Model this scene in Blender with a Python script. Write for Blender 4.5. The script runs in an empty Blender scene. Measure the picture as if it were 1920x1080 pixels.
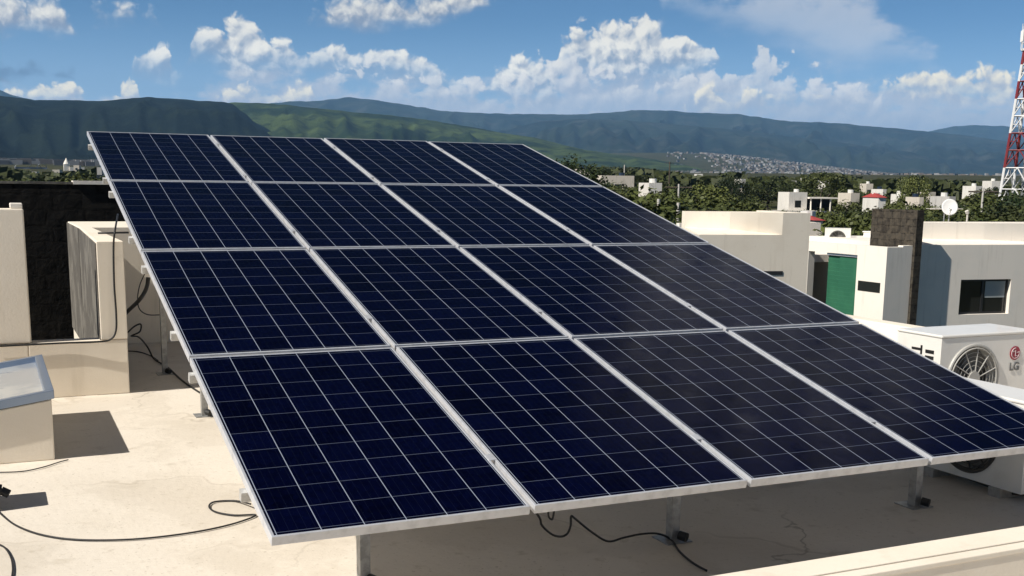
import bpy, bmesh, math, random
from mathutils import Vector, Matrix, noise
R = math.radians
random.seed(7)
S = bpy.context.scene
COL = S.collection

# ------------------------------------------------------------------ camera
CAM = Vector((-0.8385, -3.7299, 1.6593))
FW = Vector((0.41741, 0.89179, -0.17459)); RT = Vector((0.90657, -0.42187, 0.01255)); UP = Vector((0.06246, 0.16351, 0.98456))
FPX = 2112.98                                   # focal length in pixels of the 1920 wide photograph
cd = bpy.data.cameras.new('camera'); cam = bpy.data.objects.new('camera', cd); COL.objects.link(cam)
cam.matrix_world = Matrix(((RT.x, UP.x, -FW.x, CAM.x), (RT.y, UP.y, -FW.y, CAM.y), (RT.z, UP.z, -FW.z, CAM.z), (0, 0, 0, 1)))
cd.sensor_width = 36; cd.lens = 36 * FPX / 1920; cd.shift_y = 180 / 1920
cd.clip_start = 0.05; cd.clip_end = 80000
S.camera = cam

def ray(px, py):
    return FW + RT * ((px - 960) / FPX) - UP * ((py - 720) / FPX)
def at_y(px, py, y):
    d = ray(px, py); return CAM + d * ((y - CAM.y) / d.y)
def at_x(px, py, x):
    d = ray(px, py); return CAM + d * ((x - CAM.x) / d.x)
def at_z(px, py, z):
    d = ray(px, py); return CAM + d * ((z - CAM.z) / d.z)
def at_d(px, py, dist):                          # dist = horizontal distance from the viewpoint
    d = ray(px, py); return CAM + d * (dist / math.hypot(d.x, d.y))
def azel(px, py):
    d = ray(px, py).normalized(); return math.degrees(math.atan2(d.x, d.y)), math.degrees(math.asin(d.z))

# ------------------------------------------------------------------ light
SUN_EL, SUN_AZ = 45.5, -98.0                     # azimuth clockwise from +Y
sun_dir = Vector((math.cos(R(SUN_EL)) * math.sin(R(SUN_AZ)), math.cos(R(SUN_EL)) * math.cos(R(SUN_AZ)), math.sin(R(SUN_EL))))
ld = bpy.data.lights.new('sun', 'SUN'); ld.energy = 5.0; ld.angle = R(0.5); ld.color = (1.0, 0.945, 0.86)
sun = bpy.data.objects.new('sun', ld); COL.objects.link(sun)
sun.rotation_euler = (-sun_dir).to_track_quat('-Z', 'Y').to_euler()
S.view_settings.view_transform = 'Standard'; S.view_settings.look = 'None'
S.view_settings.exposure = 0.32; S.view_settings.gamma = 1.0; S.view_settings.use_curve_mapping = False

class NT:
    """small helper that wires math nodes"""
    def __init__(s, tree): s.t = tree
    def n(s, kind, **kw):
        nd = s.t.nodes.new(kind)
        for k, v in kw.items(): setattr(nd, k, v)
        return nd
    def put(s, sock, v):
        if v is None: return
        if isinstance(v, bpy.types.NodeSocket): s.t.links.new(v, sock)
        else: sock.default_value = v
    def m(s, op, a, b=None, c=None, clamp=False):
        nd = s.n('ShaderNodeMath', operation=op, use_clamp=clamp)
        for i, v in enumerate((a, b, c)): s.put(nd.inputs[i], v)
        return nd.outputs[0]
    def mr(s, v, a, b, c=0.0, d=1.0, smooth=True):
        nd = s.n('ShaderNodeMapRange', interpolation_type='SMOOTHSTEP' if smooth else 'LINEAR')
        s.put(nd.inputs[0], v)
        for i, q in enumerate((a, b, c, d)): s.put(nd.inputs[i + 1], q)
        return nd.outputs[0]
    def mix(s, f, a, b, blend='MIX'):
        nd = s.n('ShaderNodeMix', data_type='RGBA', blend_type=blend)
        s.put(nd.inputs[0], f); s.put(nd.inputs[6], a); s.put(nd.inputs[7], b)
        return nd.outputs[2]
    def noise(s, vec, scale, detail=3, rough=0.5, dim='3D', dist=0.0):
        nd = s.n('ShaderNodeTexNoise', noise_dimensions=dim)
        s.put(nd.inputs['Vector'], vec); nd.inputs['Scale'].default_value = scale
        nd.inputs['Detail'].default_value = detail; nd.inputs['Roughness'].default_value = rough; nd.inputs['Distortion'].default_value = dist
        return nd.outputs[0]
    def voro(s, vec, scale, detail=2, rough=0.5, dim='2D', feature='SMOOTH_F1', smooth=0.3):
        nd = s.n('ShaderNodeTexVoronoi', voronoi_dimensions=dim, feature=feature)
        s.put(nd.inputs['Vector'], vec); nd.inputs['Scale'].default_value = scale
        if 'Detail' in nd.inputs: nd.inputs['Detail'].default_value = detail; nd.inputs['Roughness'].default_value = rough
        if 'Smoothness' in nd.inputs and feature == 'SMOOTH_F1': nd.inputs['Smoothness'].default_value = smooth
        return nd.outputs['Distance']
    def xyz(s, x, y, z=0.0):
        nd = s.n('ShaderNodeCombineXYZ'); s.put(nd.inputs[0], x); s.put(nd.inputs[1], y); s.put(nd.inputs[2], z); return nd.outputs[0]
    def curve(s, v, pts):
        nd = s.n('ShaderNodeFloatCurve'); c = nd.mapping.curves[0]
        pts = sorted(pts)
        while len(c.points) < len(pts): c.points.new(0.5, 0.5)
        for p, (x, y) in zip(c.points, pts): p.location = (x, y); p.handle_type = 'VECTOR'
        nd.mapping.use_clip = False; nd.mapping.update()
        s.put(nd.inputs['Value'], v); return nd.outputs[0]

# ------------------------------------------------------------------ sky with clouds (world)
W = bpy.data.worlds.new('World'); S.world = W; W.use_nodes = True
W.cycles.sampling_method = 'MANUAL'; W.cycles.sample_map_resolution = 512
wt = W.node_tree; wt.nodes.clear(); k = NT(wt)
SKY_STRENGTH = 0.05
sky = k.n('ShaderNodeTexSky', sky_type='NISHITA'); sky.sun_disc = False
sky.sun_elevation = R(SUN_EL); sky.sun_rotation = R(SUN_AZ); sky.altitude = 1400; sky.air_density = 1.0; sky.dust_density = 0.6; sky.ozone_density = 1.6
tc = k.n('ShaderNodeTexCoord'); sp = k.n('ShaderNodeSeparateXYZ'); k.put(sp.inputs[0], tc.outputs['Generated'])
azd = k.m('MULTIPLY', k.m('ARCTAN2', sp.outputs[0], sp.outputs[1]), 57.29578)
eld = k.m('MULTIPLY', k.m('ARCSINE', sp.outputs[2]), 57.29578)
vec = k.xyz(azd, eld)
U0, U1, V0, V1 = -6.0, 58.0, -4.0, 16.0
u = k.m('DIVIDE', k.m('SUBTRACT', azd, U0), U1 - U0, clamp=True)
def prof(pts):
    out = []
    for px, py in pts:
        a, e = azel(px, py); out.append(((a - U0) / (U1 - U0), (e - V0) / (V1 - V0)))
    return k.m('ADD', k.m('MULTIPLY', k.curve(u, out), V1 - V0), V0)
# billowing relief, and the same relief a step towards the sun
def billow(v):
    w = k.noise(v, 1.1, 2, 0.5, '2D')
    vv = k.n('ShaderNodeVectorMath', operation='MULTIPLY_ADD')
    k.put(vv.inputs[0], k.xyz(w, w)); vv.inputs[1].default_value = (0.7, 0.7, 0); k.put(vv.inputs[2], v)
    return k.m('SUBTRACT', 1.0, k.voro(vv.outputs[0], 0.8, 3.5, 0.5, smooth=0.2))
b0 = billow(vec)
b1 = billow(k.xyz(k.m('ADD', azd, -0.20), k.m('ADD', eld, 0.26)))
relief = k.m('MULTIPLY', k.m('SUBTRACT', b0, b1), 1.15)
soft = k.noise(k.xyz(azd, k.m('MULTIPLY', eld, 2.4)), 0.55, 4, 0.55, '2D')
fine = k.noise(vec, 3.2, 4, 0.6, '2D')
edge = k.m('ADD', k.m('MULTIPLY', k.m('SUBTRACT', b0, 0.22), 1.35), k.m('MULTIPLY', k.m('SUBTRACT', fine, 0.5), 0.45))

def layer(base, tops, bots, amp, softness, bsoft, opacity, lit, dark, contrast=1.0, streak=0.0):
    T = prof(tops); B = prof(bots)
    dt = k.m('ADD', k.m('SUBTRACT', T, eld), k.m('MULTIPLY', edge, amp))
    if streak: dt = k.m('ADD', dt, k.m('MULTIPLY', k.m('SUBTRACT', soft, 0.5), streak))
    db = k.m('ADD', k.m('SUBTRACT', eld, B), k.m('MULTIPLY', k.m('SUBTRACT', soft, 0.5), 1.2))
    mk = k.m('MULTIPLY', k.mr(dt, 0.0, softness), k.mr(db, -bsoft * .4, bsoft))
    mk = k.m('MULTIPLY', mk, opacity, clamp=True)
    h = k.m('DIVIDE', k.m('SUBTRACT', eld, B), k.m('MAXIMUM', k.m('SUBTRACT', T, B), 0.5), clamp=True)
    sh = k.m('ADD', k.m('ADD', k.m('MULTIPLY', h, 0.75), 0.22), k.m('MULTIPLY', relief, contrast))
    sh = k.mr(sh, 0.0, 1.15)
    c = k.mix(sh, dark, lit)
    return k.mix(mk, base, c)
def rad(r, g, b):
    f = lambda c: (c / 255 / 12.92 if c / 255 <= .04045 else ((c / 255 + .055) / 1.055) ** 2.4) * 0.84
    return (f(r) / SKY_STRENGTH, f(g) / SKY_STRENGTH, f(b) / SKY_STRENGTH, 1)
LIT, DARK = rad(246, 240, 226), rad(140, 154, 174)
# sky colour: the Nishita sky, a little deeper (haze and blue of this place)
c = k.mix(1.0, sky.outputs[0], (0.565, 0.885, 1.19, 1), 'MULTIPLY')
c = k.mix(k.mr(eld, 10, 24), c, k.mix(1.0, c, (0.10, 0.12, 0.17, 1), 'MULTIPLY'))          # overhead sky darkened to cut fill light and panel reflections
c = k.mix(k.mr(eld, 8.5, 1.5, 0.0, 0.7), c, rad(150, 172, 198))
# broad high veil on the right and far above (also what the glass reflects)
veilm = k.m('MULTIPLY', k.mr(soft, 0.36, 0.62), k.m('MULTIPLY', k.mr(eld, 20, 26), k.mr(eld, 38, 32)))
veilm = k.m('MULTIPLY', veilm, k.m('MULTIPLY', k.mr(azd, 33, 38), k.mr(azd, 56, 50)))
c = k.mix(k.m('MULTIPLY', veilm, 0.85), c, rad(225, 222, 222))
OFF = lambda x: (x, 400)
# thin spreading veil, upper right
c = layer(c, [(0, 420), (1190, 420), (1230, 10), (1280, -30), (1560, -40), (1620, -30), (1660, 10), (1720, 70), (1800, 125), (1880, 220), (1960, 420)],
          [(0, 440), (1190, 300), (1250, 8), (1350, 45), (1430, 75), (1500, 96), (1560, 125), (1610, 138), (1650, 112), (1720, 122), (1800, 150), (1920, 200)],
          0.35, 1.3, 1.4, 0.74, rad(204, 206, 212), rad(172, 186, 204), 0.1, 2.2)
# broad grey-blue base of the cumulus field above the hills
c = layer(c, [(-100, 150), (150, 165), (350, 185), (440, 110), (620, 125), (760, 130), (880, 140), (1000, 150), (1100, 100), (1320, 110), (1400, 150), (1560, 130), (1640, 140), (1760, 150), (2000, 165)],
          [(-100, 260), (500, 260), (900, 330), (2000, 360)], 0.45, 1.5, 1.0, 0.84, rad(194, 195, 200), rad(132, 150, 176), 0.22, 3.4)
# upper clouds
c = layer(c, [(-200, -20), (110, -20), (140, 25), (152, 80), (160, 42), (176, 8), (200, -8), (238, -2), (252, 16), (268, 22), (288, 14), (304, 32), (318, 90), (560, 90), (576, 36), (592, 14), (640, -20), (905, -30), (930, 2), (965, 70), (2000, 90)],
          [(-200, 60), (70, 62), (100, 68), (150, 66), (165, 46), (305, 46), (330, 20), (560, 20), (590, 46), (640, 56), (720, 54), (800, 44), (880, 28), (930, 0), (980, 0), (2000, 0)],
          0.8, 0.9, 0.7, 0.95, LIT, rad(140, 150, 168), 0.9)
# main cumulus row
c = layer(c, [(-200, 300), (240, 200), (250, 96), (262, 84), (282, 80), (314, 86), (324, 112), (340, 150), (352, 90), (364, 40), (380, 44), (398, 50), (414, 48), (430, 34), (450, 28), (466, 36), (482, 48), (496, 54), (506, 74), (530, 70), (546, 78), (562, 98), (580, 96), (604, 90), (626, 80), (648, 78), (662, 100), (682, 92), (704, 86), (722, 86), (742, 84), (756, 94), (770, 104), (786, 96), (802, 98), (816, 112), (834, 130), (850, 130), (868, 146), (900, 165), (922, 140), (946, 116), (966, 104), (986, 102), (1006, 112), (1024, 112), (1036, 136), (1050, 76), (1072, 58), (1084, 46), (1102, 50), (1118, 40), (1132, 28), (1148, 30), (1158, 46), (1172, 44), (1186, 26), (1206, 20), (1222, 24), (1238, 40), (1254, 54), (1272, 60), (1292, 56), (1312, 68), (1328, 78), (1346, 96), (1360, 130), (1375, 300), (2000, 300)],
          [(-200, 110), (255, 135), (330, 146), (362, 98), (400, 118), (450, 150), (560, 132), (720, 146), (830, 165), (930, 182), (1040, 194), (1056, 128), (1090, 140), (1140, 170), (1220, 160), (1290, 150), (1350, 122), (2000, 110)],
          0.75, 0.45, 1.5, 1.0, LIT, DARK, 1.0)
# small scattered puffs low over the ridges
c = layer(c, [(-200, 300), (560, 300), (610, 138), (700, 130), (780, 150), (880, 140), (930, 170), (1050, 112), (1090, 108), (1180, 160), (1330, 140), (1440, 100), (1470, 130), (1600, 165), (1660, 200), (2000, 300)],
          [(-200, 200), (600, 170), (900, 205), (1100, 190), (1300, 200), (1660, 210), (2000, 200)], 1.5, 0.6, 1.4, 0.75, rad(226, 222, 216), rad(158, 168, 184), 0.7, 2.2)
# low bank over the ridges
c = layer(c, [(-200, 170), (0, 165), (28, 150), (46, 162), (62, 158), (78, 151), (104, 154), (158, 158), (172, 200), (210, 200), (222, 160), (236, 151), (256, 154), (268, 200), (395, 200), (420, 166), (446, 164), (472, 157), (522, 160), (590, 163), (606, 200), (930, 220), (1285, 205), (1300, 185), (1316, 164), (1330, 157), (1346, 160), (1362, 176), (1384, 190), (1394, 172), (1404, 161), (1424, 160), (1444, 172), (1474, 182), (1560, 190), (1630, 170), (1644, 156), (1682, 149), (1702, 138), (1730, 126), (1782, 124), (1802, 121), (1830, 128), (1852, 124), (1872, 121), (1888, 134), (1902, 152), (1960, 170), (2000, 260)],
          [(-200, 200), (600, 196), (1300, 215), (1640, 172), (1700, 186), (1880, 196), (2000, 200)],
          0.75, 0.42, 1.0, 0.97, rad(248, 236, 208), rad(158, 166, 180), 0.9)
# dark flat cloud, far left
c = layer(c, [(-200, 110), (0, 115), (90, 118), (140, 128), (165, 200), (2000, 400)], [(-200, 148), (160, 146), (2000, 140)], 0.5, 0.5, 0.35, 0.72, rad(92, 114, 142), rad(80, 104, 134), 0.2)
lift = k.mr(eld, 2.0, 9.0, 1.75, 1.12)
lv_ = k.n('ShaderNodeVectorMath', operation='SCALE'); k.put(lv_.inputs[0], c); k.put(lv_.inputs['Scale'], lift); c = lv_.outputs[0]
bg = k.n('ShaderNodeBackground'); k.put(bg.inputs[0], c); bg.inputs[1].default_value = SKY_STRENGTH
wo = k.n('ShaderNodeOutputWorld'); k.put(wo.inputs[0], bg.outputs[0])

# ------------------------------------------------------------------ materials
MATS = {}
def mat(name, col, rough=0.7, metal=0.0, spec=0.5, var=None, bump=None, trans=None, coat=0.0, streak=None, crack=None, ring=None):
    """var = list of (scale, detail, colour2, lo, hi); bump = (scale, strength, distance)"""
    if name in MATS: return MATS[name]
    m = bpy.data.materials.new(name); m.use_nodes = True; MATS[name] = m
    t = m.node_tree; q = NT(t); b = t.nodes['Principled BSDF']
    b.inputs['Roughness'].default_value = rough; b.inputs['Metallic'].default_value = metal
    b.inputs['Specular IOR Level'].default_value = spec; b.inputs['Coat Weight'].default_value = coat
    co = q.n('ShaderNodeTexCoord').outputs['Object']
    cc = (*col, 1)
    for sc, det, c2, lo, hi in (var or []):
        f = q.mr(q.noise(co, sc, det, 0.6), lo, hi); cc = q.mix(f, cc, (*c2, 1))
    if streak:                                             # rain streaks running down a wall
        sx = q.n('ShaderNodeSeparateXYZ'); q.put(sx.inputs[0], co)
        sn = q.noise(q.xyz(q.m('MULTIPLY', sx.outputs[0], 5), q.m('MULTIPLY', sx.outputs[1], 5), q.m('MULTIPLY', sx.outputs[2], .45)), 1.0, 4, 0.6)
        cc = q.mix(q.mr(sn, streak[1], streak[2]), cc, (*streak[0], 1))
    if ring:                                               # tide marks of dried puddles
        rn = q.noise(co, ring[0], 4, 0.5)
        rl = q.m('MULTIPLY', q.mr(q.m('ABSOLUTE', q.m('SUBTRACT', rn, .5)), ring[1], 0.0), q.mr(q.noise(co, ring[0] * .9, 2), .45, .62))
        inside = q.m('MULTIPLY', q.mr(rn, .5, .53), .35)
        cc = q.mix(q.m('MULTIPLY', q.m('MAXIMUM', rl, inside), ring[3]), cc, (*ring[2], 1))
    if crack:                                              # hairline cracks
        vd = q.n('ShaderNodeVectorMath', operation='MULTIPLY_ADD'); q.put(vd.inputs[0], q.xyz(q.noise(co, 3, 4), q.noise(co, 3.3, 4))); vd.inputs[1].default_value = (.5, .5, 0); q.put(vd.inputs[2], co)
        dd = q.voro(vd.outputs[0], crack[0], 0, .5, '2D', 'DISTANCE_TO_EDGE')
        ck = q.m('MULTIPLY', q.mr(dd, crack[1], 0.0), q.mr(q.noise(co, .6, 2), .45, .6))
        cc = q.mix(q.m('MULTIPLY', ck, crack[3]), cc, (*crack[2], 1))
    q.put(b.inputs['Base Color'], cc)
    if bump:
        bn = q.n('ShaderNodeBump'); bn.inputs['Strength'].default_value = bump[1]; bn.inputs['Distance'].default_value = bump[2]
        q.put(bn.inputs['Height'], q.noise(co, bump[0], 5, 0.6)); q.put(b.inputs['Normal'], bn.outputs[0])
    return m

CREAM = (0.85, 0.77, 0.645)
M_DECK = mat('cream_roof_coating', (0.72, 0.655, 0.56), 0.8, var=[(0.7, 6, (0.64, 0.575, 0.48), .42, .68), (2.6, 6, (0.50, 0.44, 0.35), .58, .80), (9, 6, (0.52, 0.455, 0.36), .58, .78), (45, 3, (0.52, 0.46, 0.37), .60, .72)], bump=(22, 0.3, 0.01), crack=(0.42, 0.006, (0.30, 0.26, 0.20), .7), ring=(0.75, 0.012, (0.44, 0.38, 0.30), .55))
M_WALL = mat('cream_wall_paint', CREAM, 0.8, streak=((0.70, 0.62, 0.50), .56, .78), var=[(1.2, 5, (0.79, 0.705, 0.58), .45, .7), (9, 4, (0.76, 0.68, 0.56), .6, .8)], bump=(60, 0.25, 0.005))
M_WHITE = mat('white_wall_paint', (0.87, 0.805, 0.71), 0.8, streak=((0.72, 0.66, 0.57), .55, .78), var=[(0.8, 5, (0.80, 0.755, 0.675), .45, .7)], bump=(40, 0.2, 0.01))
M_GREYCEM = mat('shade_darkened_cement', (0.11, 0.10, 0.086), 0.9, var=[(2.5, 6, (0.19, 0.175, 0.15), .45, .6), (8, 5, (0.09, 0.083, 0.07), .5, .72)], bump=(30, 0.4, 0.01))  # cement grey, kept extra dark to paint shade on the fin wall's side
M_ALU = mat('anodised_aluminium', (0.72, 0.73, 0.76), 0.45, 0.5, var=[(14, 3, (0.60, 0.61, 0.63), .45, .7)])
M_GALV = mat('galvanised_steel', (0.42, 0.42, 0.41), 0.5, 0.6, var=[(25, 4, (0.30, 0.30, 0.29), .4, .65)])
M_GALV2 = mat('pale_galvanised_rail', (0.60, 0.59, 0.56), 0.55, 0.35, var=[(25, 4, (0.46, 0.45, 0.43), .4, .65)])
M_BLACK = mat('black_rubber', (0.012, 0.012, 0.012), 0.55)
M_CONDUIT = mat('dark_grey_conduit', (0.05, 0.05, 0.048), 0.6)
M_ACWHITE = mat('white_enamel', (0.80, 0.78, 0.73), 0.35, var=[(5, 4, (0.72, 0.70, 0.645), .5, .8)], coat=0.2)
M_ACDARK = mat('dark_fan_opening', (0.05, 0.048, 0.043), 0.7)
M_ACGREY = mat('grey_fan_plastic', (0.13, 0.125, 0.115), 0.5)
M_RED = mat('red_logo_paint', (0.34, 0.02, 0.05), 0.4)
M_LOGOGREY = mat('grey_logo_paint', (0.12, 0.12, 0.12), 0.4)
M_BLUEALU = mat('blue_tinted_aluminium', (0.26, 0.32, 0.42), 0.3, 0.6)
M_WINFRAME = mat('black_window_frame', (0.02, 0.02, 0.02), 0.4)
M_GREENTARP = mat('green_shade_sheet', (0.026, 0.135, 0.075), 0.6, var=[(1.5, 3, (0.036, 0.165, 0.09), .4, .7)])
M_DARKROOM = mat('shade_black_interior', (0.012, 0.012, 0.012), 0.9)  # near-black colour paints the shade inside openings
M_CURTAIN = mat('pale_curtain', (0.35, 0.38, 0.38), 0.9)
M_TRUNK = mat('tree_bark', (0.10, 0.08, 0.06), 0.9, var=[(3, 4, (0.05, 0.04, 0.03), .4, .7)])
M_TOWERW = mat('white_steel_paint', (0.78, 0.77, 0.75), 0.5)
M_TOWERR = mat('red_steel_paint', (0.22, 0.03, 0.03), 0.5, var=[(0.5, 3, (0.22, 0.02, 0.03), .4, .7)])
M_DISH = mat('grey_dish_paint', (0.72, 0.71, 0.69), 0.5)
M_TERRA = mat('red_roof_sheet', (0.35, 0.05, 0.045), 0.7)
M_TANK = mat('dark_blue_plastic', (0.012, 0.025, 0.05), 0.4)
M_POLE = mat('pale_concrete_pole', (0.55, 0.52, 0.47), 0.8)
M_GLASSDARK = mat('dark_window_glass', (0.02, 0.022, 0.022), 0.08, spec=0.6)

def stone_mat(name, c1, c2, scale):
    m = bpy.data.materials.new(name); m.use_nodes = True; q = NT(m.node_tree); b = m.node_tree.nodes['Principled BSDF']
    co = q.n('ShaderNodeTexCoord').outputs['Object']
    br = q.n('ShaderNodeTexBrick'); br.offset = 0.37; br.squash = 0.7; br.squash_frequency = 3
    ax = q.n('ShaderNodeSeparateXYZ'); q.put(ax.inputs[0], co)
    wob = q.noise(co, scale * 1.5, 2)
    q.put(br.inputs['Vector'], q.xyz(q.m('ADD', q.m('ADD', ax.outputs[0], ax.outputs[1]), q.m('MULTIPLY', wob, 0.12)), q.m('ADD', ax.outputs[2], q.m('MULTIPLY', wob, 0.10))))
    br.inputs['Scale'].default_value = scale; br.inputs['Mortar Size'].default_value = 0.03; br.inputs['Brick Width'].default_value = 0.7; br.inputs['Row Height'].default_value = 0.42
    br.inputs['Color1'].default_value = (*c1, 1); br.inputs['Color2'].default_value = (*c2, 1); br.inputs['Mortar'].default_value = (c1[0] * .35, c1[1] * .35, c1[2] * .35, 1)
    n = q.noise(co, scale * 3.2, 5, 0.65)
    q.put(b.inputs['Base Color'], q.mix(q.mr(n, .35, .7), br.outputs[0], (c2[0] * 1.5, c2[1] * 1.45, c2[2] * 1.35, 1)))
    b.inputs['Roughness'].default_value = 0.9; b.inputs['Specular IOR Level'].default_value = 0.2
    bn = q.n('ShaderNodeBump'); bn.inputs['Strength'].default_value = 0.5; bn.inputs['Distance'].default_value = 0.03
    q.put(bn.inputs['Height'], q.m('ADD', q.m('MULTIPLY', br.outputs['Fac'], -0.6), n)); q.put(b.inputs['Normal'], bn.outputs[0])
    return m
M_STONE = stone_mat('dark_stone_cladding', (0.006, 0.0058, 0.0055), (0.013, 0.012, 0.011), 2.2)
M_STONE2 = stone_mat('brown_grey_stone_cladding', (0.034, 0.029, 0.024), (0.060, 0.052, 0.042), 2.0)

def cell_mat():
    """poly-crystalline cells behind glass: 6 x 10 cells, pale gaps and thin bus bars, laid out in metres on the sheet"""
    m = bpy.data.materials.new('solar_cells_under_glass'); m.use_nodes = True; q = NT(m.node_tree); b = m.node_tree.nodes['Principled BSDF']
    co = q.n('ShaderNodeTexCoord').outputs['Object']; ax = q.n('ShaderNodeSeparateXYZ'); q.put(ax.inputs[0], co)
    X0, Y0, P = 0.021, 0.030, 0.159
    fx = q.m('DIVIDE', q.m('SUBTRACT', ax.outputs[0], X0), P); fy = q.m('DIVIDE', q.m('SUBTRACT', ax.outputs[1], Y0), P)
    def line(f, half):
        d = q.m('ABSOLUTE', q.m('SUBTRACT', q.m('FRACT', q.m('ADD', f, 0.5)), 0.5)); return q.mr(d, half * 1.25, half * 0.75)
    lx = line(fx, 0.0105); ly = line(fy, 0.0075)
    wav = q.m('FRACT', q.m('MULTIPLY', fx, 5.0)); bus = q.m('MULTIPLY', q.mr(q.m('ABSOLUTE', q.m('SUBTRACT', wav, .5)), .05, .02), 0.015)
    cells = q.n('ShaderNodeTexVoronoi'); cells.voronoi_dimensions = '2D'; q.put(cells.inputs['Vector'], co); cells.inputs['Scale'].default_value = 45
    cid = q.n('ShaderNodeTexWhiteNoise'); cid.noise_dimensions = '2D'; q.put(cid.inputs['Vector'], q.xyz(q.m('FLOOR', fx), q.m('FLOOR', fy)))
    tone = q.m('ADD', q.m('MULTIPLY', cells.outputs['Color'], 0.5), q.m('MULTIPLY', cid.outputs[0], 0.5))
    base = q.mix(tone, (0.0002, 0.0003, 0.0040, 1), (0.0010, 0.0019, 0.016, 1))
    c_ = q.mix(bus, base, (0.20, 0.24, 0.32, 1))
    c_ = q.mix(q.m('MULTIPLY', ly, 0.5), c_, (0.20, 0.235, 0.31, 1))
    c_ = q.mix(q.m('MULTIPLY', lx, 0.85), c_, (0.33, 0.37, 0.45, 1))
    q.put(b.inputs['Base Color'], c_)
    b.inputs['Roughness'].default_value = 0.09; b.inputs['IOR'].default_value = 1.2; b.inputs['Specular IOR Level'].default_value = 0.2
    dust = q.noise(co, 7, 5, 0.6); q.put(b.inputs['Roughness'], q.mr(dust, .3, .75, 0.06, 0.2))
    return m
M_CELL = cell_mat()

def leaf_mat(name, c1, c2, c3):
    m = bpy.data.materials.new(name); m.use_nodes = True; q = NT(m.node_tree); b = m.node_tree.nodes['Principled BSDF']
    co = q.n('ShaderNodeTexCoord').outputs['Object']; oi = q.n('ShaderNodeObjectInfo')
    n1 = q.noise(co, 0.55, 3); 
    cc = q.mix(q.mr(n1, .38, .62), (*c1, 1), (*c2, 1))
    cc = q.mix(q.m('MULTIPLY', oi.outputs['Random'], 0.8), cc, (*c3, 1)); rnd2 = q.m('FRACT', q.m('MULTIPLY', oi.outputs['Random'], 7.3)); cc = q.mix(q.mr(rnd2, .72, .95), cc, (c2[0] * 1.15, c2[1] * 1.12, c2[2] * 1.1, 1)); cc = q.mix(q.mr(rnd2, .3, .05), cc, (c1[0] * .45, c1[1] * .6, c1[2] * .7, 1))
    q.put(b.inputs['Base Color'], cc); b.inputs['Roughness'].default_value = 0.6; b.inputs['Specular IOR Level'].default_value = 0.25
    return m
M_LEAF = leaf_mat('green_foliage', (0.044, 0.058, 0.014), (0.090, 0.106, 0.028), (0.064, 0.070, 0.022))
M_LEAFD = leaf_mat('dark_green_foliage', (0.024, 0.034, 0.010), (0.056, 0.070, 0.019), (0.046, 0.050, 0.018))

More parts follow.
